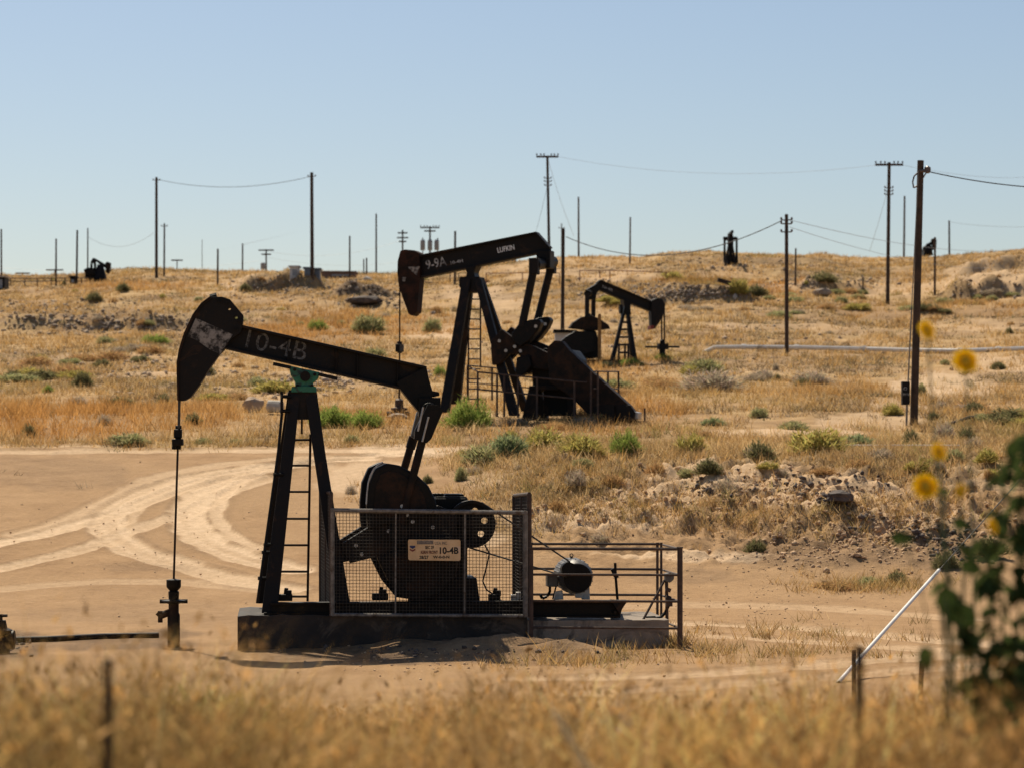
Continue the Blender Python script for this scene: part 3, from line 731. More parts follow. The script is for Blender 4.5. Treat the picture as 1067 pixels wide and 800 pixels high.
# samson post: four legs under a cap, ladder on the far side
def leg(t0, t1, b0, b1, v0, v1, w=.13):
    m = MB(); q = []
    for (a, b, v) in ((t0, t1, v0), (b0, b1, v1)): q.append((P(*a, v), P(*b, v)))
    vs = []
    for (a, b) in q:
        for s in (-w / 2, w / 2): vs += [a + Vector((0, s, 0)), b + Vector((0, s, 0))]
    m.add(vs, [(0, 1, 3, 2), (4, 6, 7, 5), (0, 4, 5, 1), (2, 3, 7, 6), (0, 2, 6, 4), (1, 5, 7, 3)]); return m
leg((302, 408), (313, 408), (272.5, 638), (289, 638), -.20, -.72).build('leg', M['black'], j1, .008)
leg((317, 408), (328.5, 408), (351, 636), (366, 636), -.20, -.72).build('leg', M['black'], j1, .008)
leg((300, 408), (310, 408), (268.5, 628), (281, 628), .20, .70).build('leg', M['black'], j1, .008)
leg((319, 408), (330, 408), (347, 628), (361, 628), .20, .70).build('leg', M['black'], j1, .008)
mb = MB(); mb.prism(L([(301, 407), (328.5, 407), (330, 416), (322, 437), (309, 437), (299.5, 416)], -.24), -.27, -.235)
mb.prism(L([(301, 407), (328.5, 407), (330, 416), (322, 437), (309, 437), (299.5, 416)], .24), .235, .27)
mb.box(P(315, 408.5, 0), (.38, .56, .05)); mb.build('post_cap', M['black'], j1, .008)
mb = MB()
mb.path([P(323.5, 452, .42), P(320.5, 626, .55)], .018); mb.path([P(296, 452, .42), P(284, 626, .55)], .018)
for i, y in enumerate((458, 484.7, 512, 540, 567.5, 595, 621)):
    t = (y - 452) / 174; x0 = 296 - 12 * t; x1 = 323.5 - 3 * t; v = .42 + .13 * t
    mb.tube(P(x0, y, v), P(x1, y, v), .017)
mb.tube(P(314.5, 437, .2), P(314.5, 452, .2), .015)
mb.build('ladder', M['rustblack'], j1)
mb = MB()      # hand rail tube up the front of the post with brackets
mb.path([P(293.5, 408, -.30), P(293.6, 432, -.32), P(290, 470, -.4), P(268, 628, -.78)], .02)
for x, y in ((295, 413), (294, 428), (287, 494), (277, 567), (275, 575), (271, 602)):
    mb.tube(P(x - 2, y, -.34 - (y - 410) * .0019), P(x + 8, y, -.3 - (y - 410) * .0019), .026)
mb.build('lubrication_line', M['oily'], j1)

# equalizer, pitman arms
mb = MB(); mb.tube(P(447, 427, -.85), P(447, 427, .85), .10, n=16)
mb.box(P(447, 424, 0), (.30, .42, .26)); mb.build('equalizer', M['oily'], j1, .01)
for v, q in ((-.88, [(445.5, 421), (456, 422), (461.5, 427), (449, 457), (444, 461.5), (439.5, 460), (431.5, 457), (432, 448)]), (.88, [(434, 429), (443, 424), (446, 430), (436, 455), (431, 457), (427.5, 455)])):
    mb = MB(); mb.prism(L(q, v), v - .10, v + .10); mb.build('pitman_hanger', M['oily'] if v < 0 else M['motor'], j1, .015)
for v, a, b in ((-.88, (443.5, 445), (415, 556)), (.88, (431, 455), (401, 556))):
    mb = MB(); mb.tube(P(*a, v), P(*b, v), .055, n=12); mb.tube(P(*a, v), P(a[0] - (a[0] - b[0]) * .12, a[1] + (b[1] - a[1]) * .12, v), .068, n=12)
    pa = mb.build('pitman_arm', M['rustblack'], j1, 0, True)
    mb = MB(); mb.tube(P(*b, v - .10), P(*b, v + .2 * (1 if v < 0 else -1)), .13, n=16); mb.build('wrist_pin_bearing', M['oily'], pa, .01)

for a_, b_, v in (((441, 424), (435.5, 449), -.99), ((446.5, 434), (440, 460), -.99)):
    mb = MB(); mb.tube(P(*a_, v), P(*b_, v), .014); mb.build('bright_edge', M['lightmetal'], j1)  # thin pale strips along the near hanger edges
# cranks with bolt-on counterweights
up = [(381.6, 523), (383.6, 503), (390.5, 487.5), (402, 482), (416, 484.5), (433, 493.5), (446, 506), (453, 520), (456, 536), (430, 540), (383, 551), (381.5, 536)]
lo = [(392, 580), (430, 562), (470, 556), (478, 575), (474, 600), (460, 617), (440, 625), (419, 622), (404, 604)]
arm = [(356, 565.8), (383, 549), (420, 536), (456, 526), (474, 533), (476, 556), (452, 572), (392.5, 579.2), (364.4, 586.2)]
for v, dx, dy in ((-.68, 0, 0), (.68, -7, -1)):
    mb = MB(); A = [(a + dx, b + dy) for a, b in arm]; mb.prism(L(A, v), v - .09, v + .09)
    cr = mb.build('crank', M['black'], j1, .012)
    for poly in (up, lo):
        q = [(a + dx, b + dy) for a, b in poly]
        mb = MB(); mb.prism(L(q, v), v - .19, v + .13)
        cw = mb.build('counterweight', M['oily'], cr, .03)
        cxm = sum(a for a, b in q) / len(q); cym = sum(b for a, b in q) / len(q)
        q2 = [(cxm + (a - cxm) * .74, cym + (b - cym) * .74) for a, b in q]
        mb = MB(); mb.prism(L(q2, v - .19), v - .205, v - .185); mb.build('cast_panel', M['rustblack'], cw, .01)
    for x, y in ((371, 568), (377, 577), (405, 553), (430, 543), (424, 536), (419, 527), (451, 549)):
        mb = MB(); mb.tube(P(x + dx, y + dy, v - .08), P(x + dx, y + dy, v - .235), .028, n=6); mb.build('bolt', M['lightmetal'], cr)
mb = MB(); mb.path([P(x, y, -.86) for x, y in ((399, 481.2), (393, 484.6), (389.5, 488), (386, 495), (383.6, 503), (382.4, 513), (381.6, 525))], .011); mb.build('bright_edge', M['lightmetal'], j1)  # sun glint on the counterweight rim, modelled as a pale tube
# bearing shaft
mb = MB(); mb.tube(P(458, 546, -.72), P(452, 546, .72), .12, n=18); mb.build('crank_shaft', M['oily'], j1)

# gear reducer
mb = MB()
mb.prism(L([(441, 640), (441, 572), (436, 556), (440, 535), (452, 519), (486, 519), (492, 530), (492, 556), (487, 572), (487, 640)], -.45), -.45, .45)
mb.prism(L([(451, 521), (453, 516.5), (484, 516.5), (486, 521)]), -.40, .40)
mb.prism(L([(462, 519), (463, 514), (482, 514), (483, 519)]), -.25, .25)
for x in (453, 456, 460): mb.tube(P(x, 517, -.3), P(x, 513.5, -.3), .035)
gb = mb.build('gearbox', M['oily'], j1, .015)
mb = MB(); mb.prism(L([(424, 634), (427, 605), (441, 598), (460, 612), (470, 634)], -.46), -.49, -.455); mb.tube(P(443, 612, -.5), P(443, 612, -.46), .05, n=12)
mb.build('inspection_cover', M['rustblack'], gb, .01)
mb = MB(); mb.prism(L([(430, 644), (436, 600), (494, 600), (500, 644)]), -.5, .5); mb.build('gearbox_pedestal', M['black'], j1, .01)

# sheave, belts, motor
c = L([(491, 545.5)], -.62)[0]; R = .325
hol = [(c[0] + .185 * math.cos(a), c[1] + .185 * math.sin(a), .045) for a in [2 * PI * i / 6 + .26 for i in range(6)]]
mb = MB(); mb.disc(c, R, -.66, -.60, 40, hol)
pts = [(c[0] + R * math.cos(2 * PI * i / 40), c[1] + R * math.sin(2 * PI * i / 40)) for i in range(40)]
inn = [(c[0] + (R - .05) * math.cos(2 * PI * i / 40), c[1] + (R - .05) * math.sin(2 * PI * i / 40)) for i in range(40)]
mb.prism(pts, -.73, -.53, [inn]); mb.disc(c, .08, -.75, -.5, 20)
mb.build('sheave_wheel', M['oily'], j1, .004)
mb = MB()
mp = L([(592, 592.5)], -.62)[0]
for dv in (-.69, -.63, -.57):
    mb.tube((c[0] + .14, dv, c[1] + R * .90), (mp[0] + .02, dv, mp[1] + .10), .011, n=5); mb.tube((c[0] - .02, dv, c[1] - R), (mp[0] - .03, dv, mp[1] - .10), .011, n=5)
mb.build('drive_belt', M['wire'], j1)
cm = P(596.7, 599, 0)
mb = MB(); mb.lathe([(.10, -.52), (.19, -.50), (.225, -.44), (.236, -.40), (.236, .30), (.21, .36), (.10, .38)], (cm.x, 0, cm.z), 'y', 28)
for i in range(24):
    a = 2 * PI * i / 24; mb.tube((cm.x + .236 * math.cos(a), -.38, cm.z + .236 * math.sin(a)), (cm.x + .236 * math.cos(a), .28, cm.z + .236 * math.sin(a)), .012, n=4)
mo = mb.build('motor', M['motor'], j1, 0, True)
mb = MB(); mb.disc((mp[0], mp[1]), .10, -.72, -.52, 24); mb.disc((cm.x + .01, cm.z - .01), .195, -.545, -.49, 28); mb.build('motor_pulley', M['oily'], mo)
mb = MB(); mb.tube(P(595.5, 581.5), P(595.5, 579.8), .02)
rr = P(595.5, 578); ri = [Vector((rr.x + .022 * math.cos(2 * PI * i / 10), 0, rr.z + .022 * math.sin(2 * PI * i / 10))) for i in range(11)]; mb.path(ri, .007); mb.build('lifting_eye', M['rail'], mo)
q = P(575, 604, -.2); mb = MB(); mb.box((q.x, -.2, q.z), (.15, .26, .17)); mb.build('terminal_box', M['motor'], mo, .012)
mb = MB(); mb.prism(L([(579, 616), (586, 614.5), (587, 624), (577, 624.5)], -.35), -.38, -.28); mb.prism(L([(606, 612), (613.5, 600), (614.5, 624), (606, 624)], -.3), -.34, -.26)
mb.prism(L([(598, 616), (606, 614), (607, 622), (599, 622)], -.3), -.42, -.30); mb.build('motor_foot', M['lightmetal'], mo, .006)
mb = MB(); mb.path([P(573, 610, -.25), P(573, 616, -.3), P(570, 621, -.3), P(565, 623, -.3), P(563, 619, -.3)], .02); mb.path([P(576, 624, -.2), P(580, 608, -.2)], .012); mb.build('conduit', M['oily'], mo)

# skid
mb = MB()
for v in (-.80, .55):
    mb.prism(L([(282, 627), (653, 624.5), (653.5, 627), (282, 629.5)], v), v - .09, v + .09)
    mb.prism(L([(284, 628), (650, 626), (646, 642), (282, 640)], v), v - .02, v + .02)
    mb.prism(L([(275, 637.2), (646, 641), (645.5, 643), (275, 639.5)], v), v - .09, v + .09)
for x in (300, 372, 430, 505, 560, 640): mb.bar(P(x, 634, -.80), P(x, 634, .55), .16, .1)
mb.build('skid_frame', M['oily'], j1, .006)
mb = MB(); mb.prism(L([(646, 640), (636, 624), (653.5, 625), (652, 628), (648, 634)], -.9), -.93, -.84, [L(ring((640.8, 637.4), 1.6), -.9)])
mb.build('skid_end_plate', M['black'], j1, .004)
mb = MB(); mb.path([P(643.5, 625, -.4), P(641.5, 600, -.4), P(641, 586, -.4)], .02); mb.path([P(638, 592, -.4), P(641.5, 600, -.4), P(644, 599, -.4)], .03)
mb.build('brake_lever', M['oily'], j1)
for x, y, w in ((297, 622, .2), (396, 621, .22), (515, 622, .16)):
    mb = MB(); q = P(x, y, -.6); mb.box(q, (w, .14, .09)); mb.tube(q, q + Vector((.02, 0, .13)), .03); mb.box(q + Vector((.05, 0, .06)), (.08, .1, .08)); mb.build('hold_down_clamp', M['oily'], j1, .01)
mb = MB()
q = P(536, 625, -.62); mb.box(q, (.10, .1, .16)); q = P(540, 620, -.62); mb.box(q, (.07, .08, .1)); mb.build('pale_fitting', M['lightmetal'], j1, .01)

# bridle, carrier bar, polished rod
mb = MB(); mb.path([P(186.5, 416, -.10), P(186, 446, -.10)], .014); mb.path([P(187.3, 416, .10), P(186.8, 446, .10)], .014); mb.build('bridle_cable', M['wire'], j1)
mb = MB(); mb.box(P(185.3, 460.5, 0), (.15, .34, .09)); mb.box(P(185.5, 451.5, 0), (.11, .16, .12)); mb.tube(P(185.3, 468, 0), P(186, 443, 0), .045, n=10); mb.tube(P(181.5, 463, -.1), P(181, 468, -.1), .03)
mb.build('carrier_bar', M['oily'], j1, .01)
mb = MB(); mb.tube(P(185.3, 466), P(181, 606), .016, n=8); mb.build('polished_rod', M['rustblack'], j1)

# ---- concrete base
p = J1.o
cb = root('concrete_footing', (p.x, p.y, 0), J1.th, 'long concrete footing under the nearest pumpjack, oil-black at left and bare at right', 'footing')
def slab(mb, x0, x1, yt, v0, v1, zb=-.25, n=26, jag=.02):
    a, b = P(x0, yt, v0), P(x1, yt, v0); zt = a.z
    pol = []
    for i in range(n + 1):
        u = a.x + (b.x - a.x) * i / n; pol.append((u, zt + random.uniform(-jag, jag * .3)))
    mb.prism(pol + [(b.x, zb), (a.x, zb)], v0, v1); return zt
mb = MB(); slab(mb, 247.5, 549, 640.3, -.95, .95, jag=.03); mb.build('stained_block', M['oilconc'], cb, .02)
mb = MB(); slab(mb, 549.5, 697, 646, -.93, .93, jag=.006)
mb.build('bare_slab', M['concrete'], cb, .015)

# ---- wellhead
q = P(181, 640, 0)
wl = J1.o + Vector((q.x * J1.c, q.x * J1.s, 0)); W1 = Fr(181, wl.y, J1.th, z=0)
wh = root('wellhead', W1.o, W1.th, 'black wellhead with side valve under the nearest horsehead', 'wellhead', 'wellheads')
p0 = W1.P
def z_(y): return p0(181, y).z
mb = MB(); mb.lathe([(.085, -.1), (.085, z_(640)), (.07, z_(638)), (.07, z_(628))], (0, 0, 0), n=16); mb.build('casing', M['rustblack'], wh, 0, True)
mb = MB(); mb.lathe([(.06, z_(629)), (.12, z_(627.5)), (.17, z_(626.5)), (.17, z_(625)), (.07, z_(624)), (.075, z_(616)), (.055, z_(615)), (.09, z_(612)), (.10, z_(610.5)), (.10, z_(603.5)), (.03, z_(602.5))], (0, 0, 0), n=16)
mb.tube((-.19, 0, z_(626)), (.19, 0, z_(626)), .03, n=8); mb.build('stuffing_box', M['oily'], wh, 0, True)
mb = MB(); mb.tube(p0(181, 636), p0(167, 641), .05, n=10); mb.tube(p0(167, 636), p0(167, 648), .035); mb.tube(p0(163.5, 638), p0(167, 641), .03); mb.build('side_valve', M['rustblack'], wh)

# flow line with a valve cluster at the left edge
pl = [hit(-40, 668), hit(5, 669), hit(50, 668), hit(110, 665), hit(165, 664)]
for v in pl: v.z += .06
mb = MB(); mb.path([v - pl[2] - Vector((0, 0, .03)) for v in pl], .05, 10); o = mb.build('flow_line', M['oily'], None, 0, True, loc=pl[2]); tag(o, 'black oily pipe lying on the dirt left of the near wellhead', 'pipe')
vv = hit(3, 680); VF = Fr(3, vv.y, 0, z=vv.z)
va = root('valve_cluster', VF.o, 0, 'black valve fitting cut off by the left edge of the photo, at the pipe end', 'valve')
mb = MB(); mb.lathe([(.11, -.05), (.12, .10), (.09, .14), (.09, .24), (.15, .27), (.15, .31), (.08, .34), (.06, .44)], (-.02, 0, 0), n=14); mb.tube((-.3, 0, .18), (.16, 0, .18), .09, n=12); mb.tube((.10, 0, .18), (.15, 0, .18), .13, n=12); mb.build('valve_body', M['oily'], va, 0, True)
mb = MB(); mb.tube((-.02, 0, .4), (-.03, 0, .52), .022); mb.tube((-.10, 0, .50), (.06, 0, .50), .02); mb.build('valve_handle', M['oily'], va)

# ---- mesh guard fence
gf = root('mesh_guard_fence', (J1.o.x, J1.o.y, 0), J1.th, 'wire mesh guard fence round the cranks of the nearest pumpjack', 'fence')
VF_ = -1.08
def seg(mb, a, b, r, v=VF_): mb.tube(P(*a, v), P(*b, v), r, n=8)
mb = MB(); seg(mb, (345, 531.2), (548, 533.8), .032); seg(mb, (346, 640), (548, 641.3), .026); seg(mb, (346.6, 529), (346.6, 641), .030)
seg(mb, (547.5, 532), (547.5, 642), .036); seg(mb, (412.5, 532), (412, 640), .013); seg(mb, (484.5, 532), (484, 641), .014)
mb.build('front_frame', M['galv'], gf)
mb = MB()
for i in range(58):
    x = 347 + i * 3.47; seg(mb, (x, 531.5), (x, 640.5), .0036)
for i in range(31):
    y = 534.5 + i * 3.47; seg(mb, (346.5, y), (547.5, y + .9), .0036)
mb.build('front_mesh', M['mesh'], gf)
def side_panel(x0, y0, yb0, v0, x1, y1, yb1, v1, r=.026):
    a, b, c_, d = P(x0, y0, v0), P(x0, yb0, v0), P(x1, y1, v1), P(x1, yb1, v1)
    m = MB(); m.tube(a, b, r); m.tube(c_, d, r); m.tube(a, c_, r * .8); m.tube(b, d, r * .8); m.tube((a + c_) / 2, (b + d) / 2, r * .7); m.build('side_frame', M['rail'], gf)
    m = MB()
    for i in range(1, 40):
        t = i / 40; m.tube(a.lerp(c_, t), b.lerp(d, t), .0036, n=4)
    for i in range(1, 34):
        t = i / 34; m.tube(a.lerp(b, t), c_.lerp(d, t), .0036, n=4)
    m.build('side_mesh', M['mesh'], gf)
side_panel(345.2, 513, 641, -1.02, 334, 512.5, 627, .55)
side_panel(551.5, 514.3, 641, -1.02, 536, 516, 628, .62, .034)

# lease sign hung on the fence
sg = root('lease_sign', (J1.o.x, J1.o.y, 0), J1.th, 'cream metal well sign with dark lettering wired to the mesh fence', 'sign')
vs_ = VF_ - .05
A = [(426, 561.6), (478.6, 561.8), (479.8, 563), (479.8, 582.6), (478.4, 583.9), (426.8, 583.2), (425.4, 582), (425.2, 563)]
mb = MB(); mb.prism(L(A, vs_), vs_ - .004, vs_ + .004); sp_ = mb.build('sign_panel', M['cream'], sg)
vt = vs_ - .0055
def stext(s, x, y, hpx, wpx, mat, nm='lettering'):
    a, b = P(x, y, vt), P(x + wpx, y, vt); ob = text(s, nm, 1.0, (0, 0, 0), 0, mat, sp_, bold=.03)
    xs = [v.co.x for v in ob.data.vertices]; zs = [v.co.z for v in ob.data.vertices]; h = abs(P(x, y - hpx, vt).z - a.z)
    for v in ob.data.vertices:
        v.co.x = a.x + (v.co.x - min(xs)) / (max(xs) - min(xs)) * (b.x - a.x); v.co.z = a.z + (v.co.z - min(zs)) / (max(zs) - min(zs)) * h; v.co.y += vt
    return ob
stext('10-4B', 458.2, 576.8, 7.2, 19.6, M['signblack'])
stext('U.S.A. INC.', 453, 567, 3.1, 13, M['signgrey']); stext('SEC 29', 443, 571.6, 3.4, 9, M['signblack']); stext('KERN FRONT', 438.5, 576.6, 3.4, 17.8, M['signred'])
stext('28/27', 437, 582, 3.6, 9.6, M['signblack']); stext('W-0-0-N', 451.2, 581.4, 3.0, 17, M['signblack'])
mb = MB(); mb.prism(L([(434.5, 562.6), (451.5, 562.6), (451.5, 566.6), (434.5, 566.6)], vt), vt, vs_ - .003); mb.build('faded_patch', M['signgrey'], sp_)
mb = MB(); mb.prism(L([(427, 568), (432.8, 568), (432.8, 569.8), (429.9, 571.4), (427, 569.8)], vt), vt, vs_ - .003); mb.build('emblem_stripe', M['logoblue'], sp_)
mb = MB(); mb.prism(L([(427, 571), (429.9, 572.6), (432.8, 571), (432.8, 572.7), (429.9, 574.4), (427, 572.7)], vt), vt, vs_ - .003); mb.build('emblem_stripe', M['logored'], sp_)

# ---- pipe rail fence round the motor
rf = root('pipe_rail_fence', (J1.o.x, J1.o.y, 0), J1.th, 'rusty brown pipe rail fence round the motor of the nearest pumpjack', 'fence')
vF, vR = -1.30, .95
mb = MB()
for y0, y1 in ((571.2, 571.6), (598, 598.6), (625.6, 626.2), (653, 654.2)): mb.tube(P(553, y0, vF), P(708, y1, vF), .017 if y0 > 590 else .022)
for y0, y1 in ((566.2, 566.4), (592, 592.7), (618.8, 619.4)): mb.tube(P(553, y0, vR), P(688, y1, vR), .019)
for (a, b) in (((688, 566.4), (708.5, 571.6)), ((688, 592.7), (708.5, 598.6)), ((688, 619.4), (708.5, 626.2)), ((690, 646), (708.5, 654.2))): mb.tube(P(*a, vR), P(*b, vF), .014)
mb.build('rail', M['rail'], rf)
for x, y0, y1, v, r in ((708.5, 570.5, 677, vF, .038), (685, 566, 650, vR, .020), (689, 566, 648, vR - .5, .018), (553.5, 571, 677, vF, .030), (553.5, 566, 646, vR, .02)):
    mb = MB(); mb.tube(P(x, y0, v), P(x, y1, v), r); mb.tube(P(x, y0, v), P(x, y0 - 1.2, v), r * 1.2); mb.build('post', M['rail'], rf)

# power disconnect on its little stand
ds = root('switch_stand', (J1.o.x, J1.o.y, 0), J1.th, 'small grey switch box on a braced pipe at the slab end', 'switch box')
v = -.5
mb = MB(); mb.tube(P(695, 648, v), P(694.5, 600, v), .024); mb.build('stand_pipe', M['rail'], ds)
mb = MB(); mb.tube(P(692.5, 604, v), P(670, 645.5, v - .2), .018); mb.build('brace', M['rail'], ds)
mb = MB(); mb.prism(L([(692.5, 597), (697, 596), (702, 598.5), (701.5, 603), (697.5, 606.5), (692.5, 605)], v), v - .07, v + .07); mb.build('box', M['motor'], ds, .01)
mb = MB(); mb.tube(P(695.5, 616, v - .05), P(697, 612, v - .05), .04); mb.box(P(697, 627, v - .05), (.09, .08, .11)); mb.tube(P(694, 621, v - .05), P(699, 623, v - .05), .03); mb.build('fitting', M['rail'], ds)
mb = MB(); mb.path([P(697, 630, v), P(693, 638, v), P(688, 643, v), P(675, 644.5, v), P(683, 642.5, v), P(673, 643, v)], .022); mb.build('cable', M['oily'], ds)
mb = MB(); mb.path([P(505, 567, -.6), P(510, 576, -.6), P(507, 590, -.6), P(503, 605, -.6), P(507, 614, -.6), P(516, 620, -.6), P(524, 627, -.6)], .011); o = mb.build('hose', M['wire'], j1)

# ------------------------------------------------------------------ SECOND PUMPJACK
J2 = Fr(540, 76, math.radians(-15)); P, L = J2.P, J2.L
j2 = root('pumpjack', J2.o, J2.th, 'black pumpjack with a big sloping belt guard, middle of the three facing left and right', 'pumpjack', 'oil pumpjacks')
j2['label'] = 'second pumpjack, behind the nearest one, with a raised beam and big sloping belt guard'
J2.zoom(400, 230, 3.4767)
mb = MB(); mb.prism(L([(136, 128), (555, 44), (604, 98), (606, 132), (585, 128), (572, 118), (140, 207)]), -.07, .07)
mb.prism(L([(136, 126), (556, 42), (606, 98), (603, 101), (554, 49), (138, 134)]), -.19, .19); mb.prism(L([(140, 201), (570, 112), (588, 124), (585, 130), (572, 119), (141, 209)]), -.19, .19)
b2 = mb.build('walking_beam', M['black'], j2, .006)
v = -.075
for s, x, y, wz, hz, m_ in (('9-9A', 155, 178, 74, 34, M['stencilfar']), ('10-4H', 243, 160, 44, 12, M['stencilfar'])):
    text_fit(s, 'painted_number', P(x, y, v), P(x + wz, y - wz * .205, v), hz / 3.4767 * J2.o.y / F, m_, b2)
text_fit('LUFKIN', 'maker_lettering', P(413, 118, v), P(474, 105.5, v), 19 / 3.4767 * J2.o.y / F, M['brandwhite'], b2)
mb = MB(); mb.prism(L([(68, 112), (85, 107), (118, 110), (137, 120), (139, 200), (134, 260), (128, 332), (112, 347), (98, 340), (80, 292), (62, 240), (57, 190), (58, 150)]), -.24, .24)
h2 = mb.build('horse_head', M['rusthead'], j2, .02)
mb = MB(); mb.prism(L([(86, 168), (130, 166), (118, 198), (104, 186)], -.245), -.247, -.243); mb.prism(L([(66, 205), (80, 206), (76, 222), (67, 220)], -.245), -.247, -.243); mb.build('scraped_paint', M['patch'], h2)
mb = MB(); mb.prism(L([(300, 172), (345, 165), (335, 190), (340, 212), (305, 212), (310, 190)]), -.28, .28); mb.build('saddle_bearing', M['oily'], j2, .02)
def leg2(a0, a1, b0, b1, v0, v1, w=.2):
    m = MB(); vs = []
    for (a, b, v) in ((a0, a1, v0), (b0, b1, v1)):
        A, B = P(*a, v), P(*b, v)
        for s in (-w / 2, w / 2): vs += [A + Vector((0, s, 0)), B + Vector((0, s, 0))]
    m.add(vs, [(0, 1, 3, 2), (4, 6, 7, 5), (0, 4, 5, 1), (2, 3, 7, 6), (0, 2, 6, 4), (1, 5, 7, 3)]); return m.build('leg', M['black'], j2, .01)
leg2((287, 212), (318, 212), (203, 694), (236, 694), -.25, -.95); leg2((302, 212), (326, 212), (246, 664), (276, 664), .25, .95)
leg2((330, 212), (354, 212), (456, 706), (490, 706), -.25, -.95); leg2((345, 212), (362, 212), (500, 690), (528, 690), .25, .95)
mb = MB(); mb.prism(L([(285, 206), (356, 206), (358, 240), (345, 262), (300, 262), (282, 240)]), -.30, .30); mb.build('post_cap', M['black'], j2, .015)
mb = MB()
mb.tube(P(308, 258, .5), P(305, 648, .8), .025); mb.tube(P(350, 258, .5), P(350, 530, .75), .025)
for i in range(11):
    y = 285 + i * 36; v = .5 + .3 * (y - 258) / 390; mb.tube(P(307, y, v), P(350, y, v), .022)
mb.tube(P(246, 612, .9), P(222, 614, -.9), .05)
mb.build('ladder', M['rail'], j2)
mb = MB(); mb.tube(P(545, 160, -1.0), P(612, 150, 1.0), .17, n=14); mb.box(P(585, 142, 0), (.4, .5, .5)); mb.build('equalizer', M['oily'], j2, .02)
for v, a, b in ((-1.0, (545, 168), (500, 385)), (1.0, (606, 165), (552, 380))):
    mb = MB(); mb.tube(P(*a, v), P(*b, v), .115, n=10); mb.box(P(a[0], a[1] - 2, v), (.26, .26, .46)); mb.build('pitman_arm', M['black'], j2, .02)
J2.zoom(500, 330, 5.928)
arm2 = [(76, 150), (140, 78), (222, 140), (330, 180), (430, 225), (440, 330), (330, 320), (240, 232), (186, 232), (130, 292), (82, 300), (74, 200)]
up2 = [(205, 112), (248, 52), (318, 22), (376, 16), (392, 38), (372, 85), (322, 150), (262, 190), (220, 160)]
lo2 = [(240, 252), (318, 240), (335, 305), (302, 348), (250, 375), (229, 352)]
for v, dx, dy in ((-.85, 0, 0), (.85, 58, -14)):
    mb = MB(); mb.prism(L([(a + dx, b + dy) for a, b in arm2], v), v - .12, v + .12); cr = mb.build('crank', M['rustblack'], j2, .02)
    for q in (up2, lo2):
        mb = MB(); mb.prism(L([(a + dx, b + dy) for a, b in q], v), v - .24, v + .16); mb.build('counterweight', M['oily'], cr, .04)
    for x, y in ((120, 150), (215, 185), (250, 212), (160, 210), (345, 60)):
        mb = MB(); mb.tube(P(x + dx, y + dy, v - .1), P(x + dx, y + dy, v - .29), .05, n=6); mb.build('bolt', M['lightmetal'], cr)
mb = MB(); mb.prism(L([(320, 300), (340, 240), (400, 195), (560, 205), (602, 262), (602, 440), (325, 440)], -.6), -.6, .6); mb.build('gearbox', M['oily'], j2, .03)
mb = MB(); mb.prism(L([(306, 425), (362, 425), (345, 640), (256, 640)], -.7), -.7, -.4); mb.prism(L([(538, 430), (582, 430), (580, 612), (542, 612)], -.7), -.7, -.4)
mb.prism(L([(330, 425), (380, 425), (420, 630), (350, 630)], .5), .4, .7); mb.prism(L([(400, 430), (545, 430), (548, 610), (395, 610)], 0), -.1, .5); mb.prism(L([(306, 425), (585, 425), (585, 452), (306, 452)], -.7), -.72, .7); mb.build('gearbox_stand', M['black'], j2, .015)
mb = MB(); mb.prism(L([(425, 192), (470, 150), (515, 152), (562, 208), (700, 338), (930, 545), (966, 592), (962, 648), (720, 645), (585, 508), (440, 400)], -1.25), -1.45, -1.05); bg = mb.build('belt_guard', M['rustblack'], j2, .02)
mb = MB(); mb.prism(L([(835, 545), (930, 545), (962, 590), (955, 640), (840, 640)], -1.46), -1.50, -1.45); mb.prism(L([(710, 560), (735, 545), (835, 545), (840, 650), (716, 650)], -1.46), -1.62, -1.45); mb.build('guard_cover', M['black'], bg, .01)
mb = MB(); mb.prism(L([(962, 585), (985, 590), (985, 632), (962, 634)], -1.2), -1.4, -.9); mb.build('pale_end_cap', M['lightmetal'], bg, .01)
mb = MB(); mb.prism(L([(258, 628), (985, 640), (985, 662), (258, 650)], -.9), -1.0, 1.0); mb.build('skid_frame', M['oily'], j2, .01)
J2.zoom(400, 230, 3.4767)
mb = MB(); mb.path([P(58, 200, -.1), P(57, 446, -.1)], .022); mb.path([P(58, 200, .1), P(57, 446, .1)], .022); mb.build('bridle_cable', M['rustblack'], j2)
mb = MB(); mb.box(P(57, 462, 0), (.13, .42, .22)); mb.tube(P(57, 438), P(57, 480), .07); mb.build('carrier_bar', M['oily'], j2, .01)
mb = MB(); mb.tube(P(57, 478), P(55, 690), .026); mb.build('polished_rod', M['rustblack'], j2)
q = P(55, 700, 0); wq = J2.o + Vector((q.x * J2.c, q.x * J2.s, 0)); wq.z = gz(wq.x, wq.y)
w2 = root('wellhead', wq, 0, 'rusty wellhead low in the grass below the second horsehead', 'wellhead', 'wellheads')
mb = MB(); mb.lathe([(.16, -.1), (.16, .2), (.24, .22), (.24, .28), (.12, .3), (.12, .5), (.05, .55)], (0, 0, 0), n=12); mb.build('casing', M['rail'], w2, 0, True)
mb = MB(); mb.tube((-.35, 0, .12), (.3, 0, .12), .07); mb.build('side_valve', M['rail'], w2)
